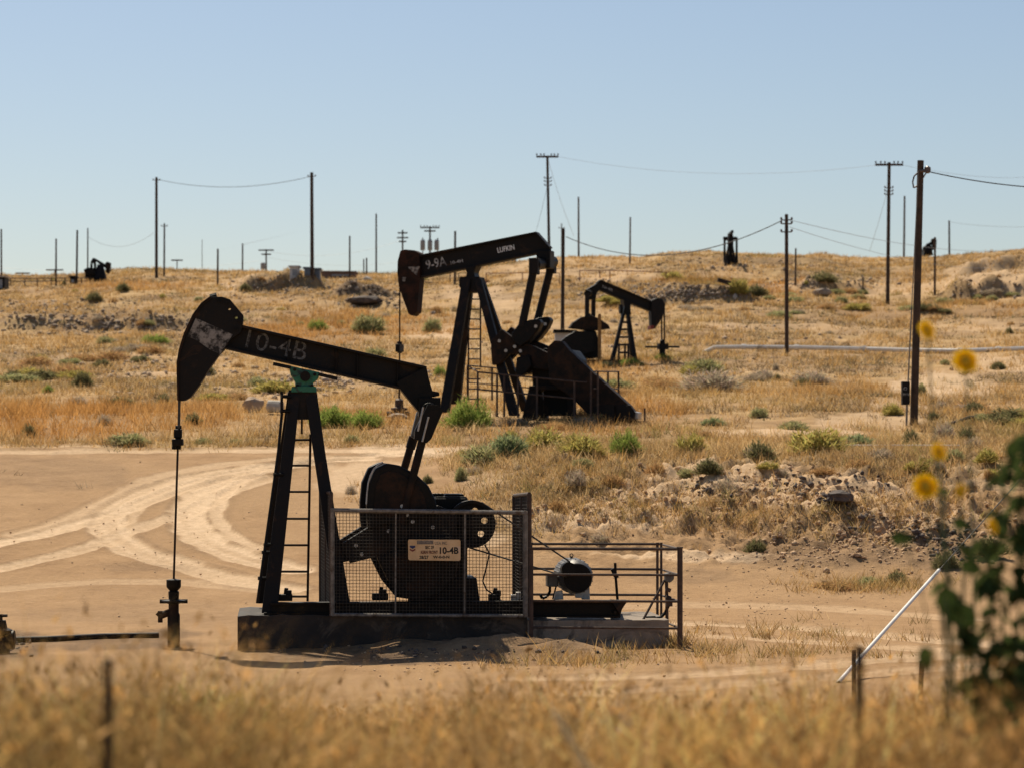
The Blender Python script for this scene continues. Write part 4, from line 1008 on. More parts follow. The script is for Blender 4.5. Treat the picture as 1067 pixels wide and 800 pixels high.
# its guard rails
g2 = root('guard_rail', J2.o, J2.th, 'thin rusty guard rails in front of the second pumpjack', 'railing')
mb = MB()
vA, vB = -1.9, 1.4
for y in (0, 62): mb.tube(P(340, 548 + y, vA), P(690, 582 + y, vA), .025); mb.tube(P(760, 546 + y, vA), P(850, 547 + y, vB), .022)
mb.tube(P(303, 524, vB), P(540, 546, vB), .022); mb.tube(P(303, 586, vB), P(540, 606, vB), .018); mb.tube(P(340, 548, vA), P(303, 524, vB), .02); mb.tube(P(735, 585, vA), P(690, 582, vA), .02); mb.build('rail', M['rail'], g2)
for x, y0, y1, v in ((340, 546, 700, vA), (410, 554, 708, vA), (436, 557, 710, vA), (486, 562, 712, vA), (555, 568, 716, vA), (690, 580, 724, vA), (303, 522, 645, vB), (392, 530, 650, vB), (750, 545, 736, vA), (775, 545, 736, vA), (812, 545, 640, vB), (850, 545, 640, vB), (945, 678, 730, vA)):
    mb = MB(); mb.tube(P(x, y0, v), P(x, y1, v), .028); mb.build('post', M['rail'], g2)

# ------------------------------------------------------------------ THIRD PUMPJACK
q = hit(648, 378); J3 = Fr(648, q.y, math.radians(10)); P, L = J3.P, J3.L; J3.zoom(580, 270, 6.664)
j3 = root('pumpjack', J3.o, J3.th, 'third pumpjack, smaller in the distance, its horsehead pointing right with a red tip', 'pumpjack', 'oil pumpjacks')
mb = MB(); mb.prism(L([(275, 168), (298, 148), (655, 298), (642, 362), (465, 288), (292, 214)]), -.10, .10); mb.prism(L([(275, 164), (298, 145), (655, 295), (653, 303), (298, 155), (278, 172)]), -.2, .2)
mb.prism(L([(642, 356), (465, 282), (292, 208), (291, 216), (465, 291), (641, 364)]), -.2, .2); b3 = mb.build('walking_beam', M['black'], j3)
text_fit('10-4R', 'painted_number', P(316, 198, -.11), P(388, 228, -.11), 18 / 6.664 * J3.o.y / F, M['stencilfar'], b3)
mb = MB(); mb.prism(L([(207, 212), (262, 180), (298, 150), (302, 205), (270, 240), (264, 282), (214, 284)]), -.25, .25); mb.tube(P(213, 240, -1), P(258, 236, 1), .15); mb.build('equalizer', M['oily'], j3)
mb = MB(); mb.prism(L([(650, 300), (656, 286), (690, 273), (725, 282), (747, 320), (732, 390), (702, 446), (672, 486), (652, 484), (646, 370)]), -.28, .28); h3 = mb.build('horse_head', M['black'], j3, .02)
mb = MB(); mb.prism(L([(652, 462), (682, 462), (672, 487), (652, 486)], -.3), -.285, .285); mb.build('red_tip', M['redtip'], h3)
for v, x, y in ((-1.0, 211, 405), (1.0, 255, 400)):
    mb = MB(); mb.tube(P(x + 1, 238, v), P(x, y, v), .10); mb.build('pitman_arm', M['black'], j3)
mb = MB(); mb.prism(L([(452, 285), (508, 305), (500, 332), (505, 388), (452, 388), (460, 330)]), -.35, .35); mb.tube(P(436, 350, -.3), P(455, 350, -.3), .2); mb.build('saddle_bearing', M['oily'], j3)
def leg3(a0, a1, b0, b1, v0, v1, w=.22):
    m = MB(); vs = []
    for (a, b, v) in ((a0, a1, v0), (b0, b1, v1)):
        A, B = P(*a, v), P(*b, v)
        for s in (-w / 2, w / 2): vs += [A + Vector((0, s, 0)), B + Vector((0, s, 0))]
    m.add(vs, [(0, 1, 3, 2), (4, 6, 7, 5), (0, 4, 5, 1), (2, 3, 7, 6), (0, 2, 6, 4), (1, 5, 7, 3)]); return m.build('leg', M['black'], j3)
leg3((454, 380), (472, 380), (368, 722), (396, 722), -.3, -.9); leg3((484, 380), (506, 380), (532, 722), (560, 722), -.3, -.9)
leg3((456, 380), (470, 380), (376, 712), (398, 712), .3, .9); leg3((484, 380), (502, 380), (514, 712), (536, 712), .3, .9)
mb = MB()
mb.tube(P(434, 590, -.4), P(430, 712, -.6), .05); mb.tube(P(497, 590, -.4), P(498, 712, -.6), .05)
for y, x0, x1 in ((440, 446, 492), (489, 436, 497), (543, 432, 503), (596, 432, 500), (650, 432, 500)): mb.tube(P(x0, y, 0), P(x1, y, 0), .05)
mb.tube(P(475, 598, -.5), P(475, 700, -.5), .05); mb.build('ladder', M['rail'], j3)
wt = [(82, 482), (108, 442), (168, 404), (238, 394), (300, 425), (348, 458), (362, 486), (300, 494), (240, 500), (170, 492)]
for v, dx in ((-.8, 0), (.8, 6)):
    mb = MB(); mb.prism(L([(a + dx, b) for a, b in wt], v), v - .2, v + .2); cr = mb.build('counterweight', M['rustblack'], j3, .03)
    mb = MB(); mb.prism(L([(190 + dx, 470), (225 + dx, 380), (260 + dx, 470), (250 + dx, 560), (200 + dx, 560)], v), v - .15, v + .15); mb.build('crank', M['oily'], j3)
mb = MB(); mb.prism(L([(95, 640), (108, 545), (150, 505), (250, 505), (268, 560), (268, 690), (95, 690)]), -.7, .7); mb.build('gearbox', M['oily'], j3, .03)
mb = MB(); mb.prism(L([(2, 590), (60, 540), (128, 500), (268, 512), (268, 640), (110, 690), (2, 625)], -1.2), -1.35, -1.0); mb.build('belt_guard', M['oily'], j3, .02)
mb = MB(); mb.prism(L([(60, 700), (560, 702), (560, 728), (60, 728)], -.9), -1, 1); mb.build('skid_frame', M['oily'], j3)
mb = MB(); mb.tube(P(729, 330, -.15), P(729, 560, -.15), .035); mb.tube(P(748, 330, .15), P(748, 600, .15), .035); mb.build('bridle_cable', M['rustblack'], j3)
mb = MB(); mb.box(P(737, 608, 0), (.42, .4, .25)); mb.tube(P(738, 560), P(734, 650), .10); mb.build('carrier_bar', M['oily'], j3)
mb = MB(); mb.tube(P(735, 640), P(734, 700), .05); mb.build('polished_rod', M['rustblack'], j3)
q = P(734, 715, 0); wq = J3.o + Vector((q.x * J3.c, q.x * J3.s, 0)); wq.z = gz(wq.x, wq.y)
w3 = root('wellhead', wq, 0, 'small dark wellhead below the distant right-facing horsehead', 'wellhead', 'wellheads')
mb = MB(); mb.lathe([(.13, -.2), (.13, .45), (.2, .47), (.2, .55), (.11, .58), (.11, .8), (.05, .85)], (0, 0, 0), n=12); mb.build('casing', M['oily'], w3)
mb = MB(); mb.tube((-.75, 0, .52), (.75, 0, .52), .045); mb.build('side_valve', M['oily'], w3)
pa_ = P(299, 382, -1.5); pb_ = P(298, 690, -1.5); wq = J3.o + Vector((pb_.x * J3.c - pb_.y * J3.s, pb_.x * J3.s + pb_.y * J3.c, 0)); wq.z = gz(wq.x, wq.y)
hh_ = pa_.z + J3.o.z - wq.z
mb = MB(); mb.prism([(-.07, -.3), (.07, -.3), (.07, hh_ - .05), (.04, hh_), (-.04, hh_), (-.07, hh_ - .05)], -.07, .07)
o = mb.build('marker_post', M['yellowpost'], None, .01, loc=wq); tag(o, 'dull yellow upright post beside the gearbox of the distant third pumpjack', 'post')
# control box between the second and third pumpjacks
q = hit(592, 366); C3 = Fr(592, q.y - 6, 0)
cbx = root('control_cabinet', C3.o, 0, 'white-sided control cabinet with a dark lid behind the sloping belt guard', 'cabinet')
mb = MB(); mb.prism(C3.L([(578, 347), (599, 347), (599, 372), (578, 372)]), -.4, .6); mb.build('cabinet_body', M['cabinet'], cbx, .03)
mb = MB(); mb.prism(C3.L([(576.5, 344), (601, 344.6), (601, 347), (576.5, 347)]), -.6, .8); mb.build('lid', M['oily'], cbx, .02)

# ------------------------------------------------------------------ DISTANT PUMPJACKS on the skyline
def far_jack(px, py, label, zoom, head, beam, post, gear, weights, rods, D=None, dirn=1):
    q = hit(px, py) if D is None else W(px, py, D); q.z = gz(q.x, q.y)
    K = Fr(px, q.y, 0, z=q.z); K.zoom(*zoom)
    r = root('pumpjack', q, 0, label, 'pumpjack', 'oil pumpjacks')
    m = MB(); m.prism(K.L(beam), -.25, .25); m.build('walking_beam', M['black'], r)
    m = MB(); m.prism(K.L(head), -.4, .4); m.build('horse_head', M['rustblack'], r)
    for (a, b, v) in post:
        m = MB(); m.bar(K.P(*a, v * .4), K.P(*b, v), .45, .35); m.build('leg', M['black'], r)
    m = MB(); m.prism(K.L(gear), -1, 1); m.build('gearbox', M['oily'], r)
    for w_, v in zip((weights, weights), (-1.2, 1.2)):
        m = MB(); m.prism(K.L(w_), v - .2, v + .2); m.build('counterweight', M['oily'], r)
    for a, b in rods:
        m = MB(); m.tube(K.P(*a), K.P(*b), .12); m.build('pitman_arm', M['black'], r)
    return r
far_jack(103, 292, 'tiny dark pumpjack on the left skyline between the thin poles', (0, 255, 8.2), [(905, 160), (925, 150), (945, 158), (942, 225), (925, 250), (910, 240)],
         [(772, 160), (795, 118), (812, 118), (905, 172), (905, 205), (820, 145), (812, 165)], [((855, 180), (825, 300), -1), ((855, 180), (885, 300), -1), ((860, 180), (835, 295), 1), ((860, 180), (890, 295), 1)],
         [(745, 215), (830, 205), (832, 305), (740, 305)], [(735, 225), (770, 205), (820, 215), (830, 260), (750, 262)], [((782, 165), (780, 215)), ((812, 160), (812, 215))])
far_jack(970, 266, 'tiny dark pumpjack peeking over the right skyline beside a pole', (740, 220, 3.263), [(752, 96), (760, 93), (768, 98), (767, 130), (756, 134)],
         [(722, 140), (722, 126), (738, 112), (754, 102), (756, 112), (742, 122), (732, 140)], [((742, 115), (736, 150), -1), ((742, 115), (750, 150), 1)], [(722, 132), (738, 132), (738, 156), (722, 156)], [(720, 136), (734, 132), (738, 146), (722, 146)], [((726, 128), (726, 140))], D=281)
# the one seen end-on
q = hit(761, 277); K = Fr(761, q.y, 0); K.zoom(740, 220, 3.263)
r = root('pumpjack', K.o, 0, 'distant dark pumpjack seen end-on on the hill right of centre, like a cross', 'pumpjack', 'oil pumpjacks')
mb = MB(); mb.prism(K.L([(62, 80), (76, 80), (78, 110), (74, 150), (64, 150), (60, 110)]), -.5, .5); mb.prism(K.L([(65, 72), (73, 72), (73, 82), (65, 82)]), -2, 2); mb.build('horse_head', M['black'], r, .03)
mb = MB(); mb.prism(K.L([(47, 86), (92, 86), (92, 94), (80, 98), (58, 98), (47, 94)]), .6, 1.1); mb.build('equalizer', M['black'], r)
for x in (49, 90):
    mb = MB(); mb.tube(K.P(x, 90, .8), K.P(x, 160, .8), .10); mb.prism(K.L([(x - 4, 148), (x + 4, 148), (x + 4, 176), (x - 4, 176)], .8), .6, 1.0); mb.build('pitman_arm', M['black'], r)
mb = MB(); mb.prism(K.L([(58, 150), (80, 150), (84, 192), (54, 192)]), -.6, 1.4); mb.build('gearbox', M['oily'], r)
for a, b in (((66, 100), (50, 192)), ((72, 100), (88, 192))):
    mb = MB(); mb.bar(K.P(*a, -.8), K.P(*b, -.8), .16, .16); mb.build('leg', M['black'], r)

# ------------------------------------------------------------------ POLES
PG = 'utility poles on the oilfield'
POLES = {}
def pole(key, xt, yt, xb, yb, wpx, label, mat='wood', D=None, arms=(), ins=(), cans=(), extra=None):
    """arms: (row, half width px); ins: small side insulators (row); cans: (x, y0, y1, w)"""
    if D is None: q = hit(xb, yb)
    else: q = Vector(((xb - CX) * D / F, D, 0)); q.z = gz(q.x, q.y)
    K = Fr(xb, q.y, 0, z=q.z); s = q.y / F
    b, t = K.P(xb, yb), K.P(xt, yt); b.z = -.4
    m = MB(); n = 10; r0, r1 = wpx * s / 2 * 1.05, wpx * s / 2 * .85
    k = 5
    for i in range(k): m.tube(b.lerp(t, i / k), b.lerp(t, (i + 1) / k), r0 + (r1 - r0) * i / k, r0 + (r1 - r0) * (i + 1) / k, n=n)
    if not arms and not ins and not cans:
        o = m.build('utility_pole', M[mat], None, 0, True, loc=q); tag(o, label, 'pole', PG)
    else:
        r = root('utility_pole', q, 0, label, 'pole', PG); m.build('shaft', M[mat], r, 0, True)
        def xa(row): return xt + (xb - xt) * (row - yt) / max(1, yb - yt)
        for row, hw in arms:
            a, c = K.P(xa(row) - hw, row, -.2), K.P(xa(row) + hw, row, -.2)
            m = MB(); m.bar(a, c, max(.14, 1.3 * s), .12); am = m.build('crossarm', M[mat], r)
            if hw > 9:
                for f in (.02, .2, .35, .68, .82, .98):
                    p_ = a.lerp(c, f); m = MB(); m.lathe([(.02, 0), (.02, .07), (.06, .08), (.06, .15), (.03, .2)], (p_.x, p_.y, p_.z + .05), n=8)
                    m.build('insulator', M['porcelain'], am)
        for row in ins:
            a = K.P(xa(row), row); e_ = max(.16, 2.2 * s) + r1
            for sg_ in (-1, 1):
                m = MB(); m.tube(a, a + Vector((e_ * sg_, 0, 0)), .03); m.lathe([(.02, 0), (.05, .02), (.05, .10), (.02, .13)], (a.x + e_ * sg_, a.y, a.z), n=8)
                m.build('insulator', M['porcelain'], r)
        for x, y0, y1, w_ in cans:
            a, c = K.P(x, y1, -.5), K.P(x, y0, -.5); m = MB(); R_ = w_ * s / 2; h = c.z - a.z
            m.lathe([(R_ * .9, 0), (R_, .05), (R_, h * .85), (R_ * 1.05, h * .86), (R_ * .7, h)], tuple(a), n=14); m.build('transformer', M['greycan'], r, 0, True)
    POLES[key] = q
    return q
pole('edge', 1.3, 239, 1.5, 302, 2.0, 'dark pole at the very left edge of the photo above a dark box')
pole('a', 58.5, 249, 58.3, 298, 2.0, 'short dark pole left of the tiny skyline pumpjack, the farthest left but one')
pole('b', 80.5, 240, 79.8, 295, 2.3, 'dark pole just left of the tiny skyline pumpjack, standing in front of it')
pole('c', 91.5, 238, 91.3, 291, 1.6, 'thin dark pole touching the left side of the tiny skyline pumpjack')
pole('d', 163, 185, 163, 290, 3.2, 'tall brown pole on the left hill carrying the long sagging wire', ins=(188,))
pole('e', 171.3, 233, 171, 288, 2.0, 'thin pole standing close right of the tall left hill pole', ins=(236,))
pole('f', 227, 259.5, 226.8, 297, 2.2, 'short black pole without wires on the left hill slope')
pole('g', 252.8, 254, 252.6, 281, 1.8, 'small far pole on the skyline right of the short black pole', D=284)
pole('mast', 210.6, 250, 210.6, 281, .7, 'hair-thin grey mast on the left skyline', 'fadedwood', D=285)
pole('t', 184.5, 271, 184.5, 283, 1.2, 'low far T-shaped pole peeking over the left skyline', D=290, arms=((271.5, 6),))
pole('t2', 57, 281, 57, 292, 1.3, 'far crossarm pole half hidden behind a dark pole at left', D=300, arms=((281.6, 9),))
pole('t3', 23.5, 284, 23.5, 292, 1.2, 'very low far crossarm pole on the far left skyline', D=296, arms=((285, 7.5),))
pole('h', 277.3, 260, 277.5, 282, 1.8, 'far double-crossarm pole with a transformer on the left skyline', D=284, arms=((261, 8), (265.3, 5)), cans=((274, 274, 281, 5),))
pole('i', 314, 239, 313.8, 282, 2.0, 'thin pole just left of the tallest left-hand pole by the white cabinet', ins=(241,))
pole('j', 324.8, 180, 325.3, 289, 4.0, 'thick tall pole by the white cabinet, holding the right end of the long sagging wire', ins=(184,))
pole('k', 364.4, 246, 364.4, 290, 1.9, 'thin pole right of the thick tall one, left of the second horsehead')
pole('l', 392, 223, 392, 285, 1.9, 'slim brown pole nearest the left of the second horsehead', D=282)
pole('m', 382, 269, 382, 287, 1.8, 'stub of a dark post among rocks left of the second horsehead', D=278)
pole('m2', 379, 270, 379, 287, 1.4, 'thinner stub post beside the dark stub among rocks', D=279)
pole('n', 419.5, 240, 419.5, 286, 2.0, 'far pole with several short crossarms directly above the second horsehead', D=283, arms=((243, 5), (248, 6), (252, 4)))
pole('o', 448, 236, 448, 286, 2.2, 'far pole carrying a bank of three grey transformers', D=281, arms=((237.5, 10), (241, 6)), cans=((440.5, 250, 261, 5), (448, 250, 261, 5), (455, 250, 261, 5)))
pole('o2', 440.5, 248, 440.5, 286, 1.2, 'slim left support post of the transformer bank', 'fadedwood', D=281.5)
pole('o3', 456, 248, 456, 286, 1.2, 'slim right support post of the transformer bank', 'fadedwood', D=281.5)
pole('p', 474.3, 241, 474, 297, 2.6, 'dark pole crossing behind the middle of the second walking beam')
pole('q', 570.3, 162.5, 573, 297, 3.0, 'tall leaning crossarm pole rising behind the tail of the second pumpjack', arms=((163.6, 11.5),), ins=(186, 189.5, 193.5))
pole('r', 586.9, 238.5, 586, 346, 4.0, 'black bare post standing left of the distant third pumpjack', 'stake')
pole('s', 585.2, 233, 585.2, 268, 1.3, 'thin far pole peeking just above the black bare post', 'fadedwood', D=283, ins=(238,))
pole('u', 602.8, 205.5, 603, 267, 2.1, 'grey pole on the skyline above the third pumpjack', 'fadedwood', D=281)
pole('v', 656.8, 226.5, 656.3, 276, 1.9, 'thin grey pole with a needle tip on the central skyline', 'fadedwood')
pole('w', 819.5, 223.5, 819.8, 371, 4.2, 'brown pole at right of centre, holding the wire that sags left', ins=(229.5, 233.5, 242))
pole('x', 829.2, 259, 828.8, 298, 2.0, 'short pole close right of the brown right-centre pole')
pole('y', 926.5, 169.5, 924.8, 317, 3.9, 'tall crossarm pole left of the nearest big pole at right', arms=((172, 14.5),), ins=(196, 199.5, 203))
pole('z', 942.6, 204.5, 941.8, 270, 2.2, 'grey pole just left of the nearest big pole at right', 'fadedwood', D=281)
pole('aa', 974.3, 247.5, 974, 308, 2.5, 'dark pole right of the nearest big pole, beside the tiny skyline pumpjack')
pole('bb', 989, 230, 989.3, 265, 2.0, 'short pole farthest right on the skyline', D=281)
pole('cc', 899.3, 290, 899.2, 306, 1.8, 'knee-high dark stub post on the right hill slope')

# the nearest pole, with its meter box and conduit
q = hit(951.5, 443); K = Fr(951.5, q.y, 0)
np_ = root('utility_pole', K.o, 0, 'nearest and thickest utility pole, at right, with a small black box near its foot', 'pole', PG)
b, t = K.P(951.6, 446), K.P(959.3, 167.5); s = q.y / F; mb = MB()
b.z -= .5
for i in range(8): mb.tube(b.lerp(t, i / 8), b.lerp(t, (i + 1) / 8), (8.6 - i * .22) * s / 2, (8.6 - (i + 1) * .22) * s / 2, n=14)
mb.build('shaft', M['wood'], np_, 0, True)
mb = MB(); mb.prism(K.L([(939.6, 397.5), (947.6, 397.5), (947.6, 421.5), (939.6, 421.5)], -.25), -.35, -.1); bx = mb.build('meter_box', M['black'], np_, .01)
text('O', 'lettering', .13, K.P(941.3, 406.5, -.353), 0, M['stencilfar'], bx); text('10W', 'lettering', .10, K.P(940.3, 412, -.353), 0, M['stencilfar'], bx)
mb = MB(); mb.tube(K.P(946.2, 398, -.15), K.P(950, 320, -.15), .02); mb.tube(K.P(950, 320, -.15), K.P(957, 178, -.18), .014); mb.tube(K.P(945, 421, -.2), K.P(944.5, 445, -.2), .03); mb.build('conduit', M['galv'], np_)
mb = MB(); mb.tube(K.P(958, 178.5, -.1), K.P(966, 178.5, -.1), .05); mb.lathe([(.03, 0), (.09, .03), (.09, .16), (.03, .2)], tuple(K.P(966.5, 181, -.1)), n=10)
lp = [K.P(x, y, -.1) for x, y in ((956.5, 180), (952.5, 184), (951, 190), (952, 196), (955.5, 194))]; mb.path(lp, .022); lp = [K.P(x, y, -.1) for x, y in ((966.5, 179), (964, 182), (961, 187), (960, 188))]; mb.path(lp, .02); mb.build('insulator', M['porcelain'], np_)
POLES['near'] = K.o

# ------------------------------------------------------------------ WIRES
def wire(a, b, sag, r, label, mat='wire', group='wires strung between the poles'):
    """a, b: (px, py, D); sag in m"""
    A, B = W(*a), W(*b); n = 24; c = (A + B) / 2
    m = MB(); pts = []
    for i in range(n + 1):
        t = i / n; p_ = A.lerp(B, t); p_.z -= sag * 4 * t * (1 - t); pts.append(p_ - c)
    m.path(pts, r, 5); o = m.build('overhead_wire', M[mat], None, loc=c); tag(o, label, 'wire', group)
_w0 = wire
def wire(a, b, sag, r, *k): return _w0(a, b, sag, r * .62, *k)
D = lambda k: POLES[k].y
wire((163, 187, D('d')), (324.8, 184, D('j')), .8, .035, 'long sagging wire between the two tall poles on the left hill')
wire((590, 247, D('r')), (816, 229.5, D('w')), 1.3, .038, 'dark sagging wire running left from the brown right-centre pole to the bare black post')
wire((966.5, 179, D('near')), (1120, 197, D('near') + 6), .12, .026, 'dark wire leaving the nearest big pole towards the right edge')
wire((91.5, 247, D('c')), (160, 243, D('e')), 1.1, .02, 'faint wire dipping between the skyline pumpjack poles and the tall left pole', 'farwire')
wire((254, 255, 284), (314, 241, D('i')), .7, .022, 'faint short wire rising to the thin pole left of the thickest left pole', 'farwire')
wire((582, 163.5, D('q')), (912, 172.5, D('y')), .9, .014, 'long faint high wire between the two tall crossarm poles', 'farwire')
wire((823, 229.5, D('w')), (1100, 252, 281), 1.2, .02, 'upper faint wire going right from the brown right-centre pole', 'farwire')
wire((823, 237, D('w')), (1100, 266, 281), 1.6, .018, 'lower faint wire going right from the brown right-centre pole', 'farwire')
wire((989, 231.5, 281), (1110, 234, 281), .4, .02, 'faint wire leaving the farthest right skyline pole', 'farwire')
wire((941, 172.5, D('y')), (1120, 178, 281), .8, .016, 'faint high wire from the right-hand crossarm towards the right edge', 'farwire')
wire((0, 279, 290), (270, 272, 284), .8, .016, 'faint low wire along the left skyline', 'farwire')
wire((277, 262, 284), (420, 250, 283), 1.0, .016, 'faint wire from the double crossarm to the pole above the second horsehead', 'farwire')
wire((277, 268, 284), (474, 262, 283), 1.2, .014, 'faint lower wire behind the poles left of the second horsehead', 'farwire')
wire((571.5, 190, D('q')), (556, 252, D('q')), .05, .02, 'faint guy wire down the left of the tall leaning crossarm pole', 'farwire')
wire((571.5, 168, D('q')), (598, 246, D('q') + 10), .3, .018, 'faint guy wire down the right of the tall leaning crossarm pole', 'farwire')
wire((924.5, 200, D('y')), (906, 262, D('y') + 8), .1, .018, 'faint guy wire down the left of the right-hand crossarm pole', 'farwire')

# ------------------------------------------------------------------ fences, pipes and sheds in the distance
def rail_fence(label, pts, posts, D_, mat='redrail', rows=(0,), name='pipe_fence'):
    q = W(pts[0][0], pts[0][1], D_); q.z = 0; K = Fr(pts[0][0], D_, 0)
    r = root(name, K.o, 0, label, 'fence'); m = MB(); s = D_ / F
    for dr in rows:
        for a, b in zip(pts[:-1], pts[1:]): m.tube(K.P(a[0], a[1] + dr), K.P(b[0], b[1] + dr), .45 * s)
    m.build('rail', M[mat], r)
    for x, y0, y1 in posts:
        m = MB(); m.tube(K.P(x, y0), K.P(x, y1), .55 * s); m.build('post', M[mat], r)
d1 = hit(540, 300).y
rail_fence('red-brown pipe fence between the second beam and the bare black post', [(506, 285), (545, 284.7), (583, 284.8)], [(506.5, 285, 297), (544.5, 284.5, 292), (583, 285, 300)], d1)
d1 = hit(620, 293).y
rail_fence('red-brown pipe fence on the hill above the third pumpjack', [(604, 282), (636, 282), (700, 284)], [(604, 281.5, 294), (625, 282, 290), (635.5, 281.5, 293), (694, 284, 289)], d1)
d1 = hit(450, 297).y
rail_fence('dark pipe fence passing behind the second horsehead', [(438, 294), (455, 295), (470, 296.5), (492, 284)], [(441, 292, 299), (469, 284, 299), (478, 286, 298)], d1, 'rail')
d1 = hit(40, 299).y
rail_fence('thin wire fence below the skyline at far left', [(4, 290), (30, 290.5), (60, 290), (92, 290)], [(11, 290, 298), (26, 291, 299), (39, 290, 299), (53.5, 289, 298), (68, 290, 297.5), (85, 290, 297)], d1, 'rail', (0, 3))

pp = [(728, 362.6), (745, 362), (775, 361.6), (830, 362), (900, 363.5), (950, 365), (1000, 365.5), (1040, 364), (1100, 362)]
pts = []
D0 = hit(820, 368).y
for x, y in pp:
    X = (x - CX) * D0 / F; D1 = hit(x, y + 3).y; pts.append(W(x, y, D0 + (D1 - D0) * .35))
pts[0].z = gz(pts[0].x, pts[0].y) - .15; pts.insert(0, pts[0] + Vector((-.8, .2, -.3)))
c = pts[4].copy(); mb = MB(); mb.path([v - c for v in pts], .105, 8)
for v in pts[3:-1]: mb.tube(v - c - Vector((.10, 0, 0)), v - c + Vector((.10, 0, 0)), .14, n=8)
o = mb.build('pipeline', M['pipewhite'], None, 0, True, loc=c); tag(o, 'long dusty white pipeline crossing the right hillside above the brown pole foot', 'pipeline')
pts = [W(x, 463.6, 63 + (x - 880) * .004) for x in (870, 900, 930, 960, 1000)]
for v in pts: v.z = max(v.z, gz(v.x, v.y) + .03)
c = pts[2].copy(); mb = MB(); mb.path([v - c for v in pts], .018, 6); o = mb.build('thin_pipe', M['pipewhite'], None, loc=c); tag(o, 'thin pale pipe lying in the weeds below the nearest big pole', 'pipe')

def small_box(name, label, cat, px0, px1, y0, y1, mat, depth=1.5, D_=None, lid=None):
    d = hit((px0 + px1) / 2, y1).y if D_ is None else D_; K = Fr((px0 + px1) / 2, d, 0)
    r = root(name, K.o, 0, label, cat); zb = K.P(px0, y1).z - .5; a, b = K.P(px0, y0), K.P(px1, y0)
    m = MB(); m.prism([(a.x, zb), (b.x, zb), (b.x, b.z), (a.x, a.z)], 0, depth); m.build('cabinet_body', M[mat], r, .03)
    m = MB(); m.prism([(a.x - .12, a.z), (b.x + .12, b.z), (b.x + .12, b.z + .12), (a.x - .12, a.z + .12)], -.12, depth + .12); m.build('roof', M[lid or mat], r)
    m = MB(); w = b.x - a.x; m.prism([(a.x + w * .3, zb + .7), (b.x - w * .12, zb + .7), (b.x - w * .12, a.z - .2), (a.x + w * .3, a.z - .2)], -.04, .0); m.build('door', M['steelblue' if mat == 'steelblue' else 'greycan'], r)
small_box('equipment_cabinet', 'small white equipment cabinet at the foot of the thick left-hand pole', 'cabinet', 302, 311, 278.5, 290, 'cabinet')
small_box('equipment_cabinet', 'blue-grey cabinet touching the left side of the thick left-hand pole', 'cabinet', 317, 323, 280, 288.5, 'steelblue')
small_box('equipment_cabinet', 'blue-grey cabinet touching the right side of the thick left-hand pole', 'cabinet', 327.5, 333, 281, 289, 'steelblue')
small_box('low_shed', 'long low brown shed on the skyline between two poles', 'shed', 335, 370, 284, 290, 'berm', 3)
small_box('low_shed', 'blue-grey shed roof just under the second walking beam', 'shed', 521, 537, 272, 280, 'steelblue', 4, D_=281)
small_box('pump_house', 'dark green box with a plank roof cut off by the left photo edge', 'shed', -14, 4.8, 289, 303, 'oily', 2, None, 'chunk')
small_box('pump_house', 'small dark block left of the tiny skyline pumpjack', 'shed', 73, 77.5, 289, 297, 'oily', 1.5)

# ------------------------------------------------------------------ SHRUBS
def shrub_mesh(name, col, n, seed, upright=.5, wispy=False):
    r_ = np.random.default_rng(seed)
    th = r_.uniform(0, 2 * PI, n); el = np.arccos(r_.uniform(0, 1, n)); R_ = r_.uniform(.35, 1, n) ** .6
    lob = .75 + .25 * np.sin(th * 3 + seed) * np.sin(el * 2 + seed * .7) + r_.normal(0, .08, n)
    c = np.stack([np.cos(th) * np.sin(el) * R_ * lob * .5, np.sin(th) * np.sin(el) * R_ * lob * .5, np.cos(el) * R_ * lob * .92 + .06], -1)
    out = c / np.maximum(np.linalg.norm(c, axis=1, keepdims=True), .05)
    d = out * (1 - upright) + np.array([0, 0, upright]) + r_.normal(0, .35, (n, 3)); d /= np.linalg.norm(d, axis=1, keepdims=True)
    s = np.cross(d, r_.normal(0, 1, (n, 3))); s /= np.linalg.norm(s, axis=1, keepdims=True)
    L_ = r_.uniform(.10, .26, n)[:, None]; w = L_ * (.05 if wispy else .085)
    V = np.stack([c - s * w, c + s * w, c + d * L_], 1).reshape(-1, 3); V[:, 2] = np.maximum(V[:, 2], 0)
    C = np.array(col)[None] * r_.uniform(.6, 1.5, (n, 1)) * (.9 + .2 * r_.uniform(0, 1, (n, 3)))
    me_o = np_mesh(name, V, np.arange(3 * n).reshape(-1, 3), M['leaf'], np.repeat(C, 3, 0), tri=True)
    # woody stems
    me = me_o.data; COL.objects.unlink(me_o); bpy.data.objects.remove(me_o)
    return me
KIN = {'green': (.25, .30, .07), 'sage': (.34, .32, .15), 'dark': (.19, .17, .08), 'grey': (.40, .32, .23), 'brown': (.45, .28, .125), 'olive': (.40, .33, .10), 'blue': (.26, .29, .14)}
SM = {k: [shrub_mesh('shrub', c, 2600 if k in ('green', 'blue') else 1900, 100 + 7 * i + j, .65 if k == 'green' else .45, k in ('grey', 'brown', 'green')) for j in range(2)] for i, (k, c) in enumerate(KIN.items())}
SG = 'desert shrubs on the slopes'
_k = 0
def shrub(px, py, w, h, kin, label, group=SG):
    global _k
    p_ = hit(px, py); s = p_.y / F
    o = bpy.data.objects.new('shrub', SM[kin][_k % 2]); _k += 1; COL.objects.link(o)
    o.location = p_ - Vector((0, 0, .05)); o.scale = (w * s * 1.12, w * s, h * s * 1.02); o.rotation_euler = (0, 0, random.uniform(0, 6.28)); tag(o, label, 'shrub', group)
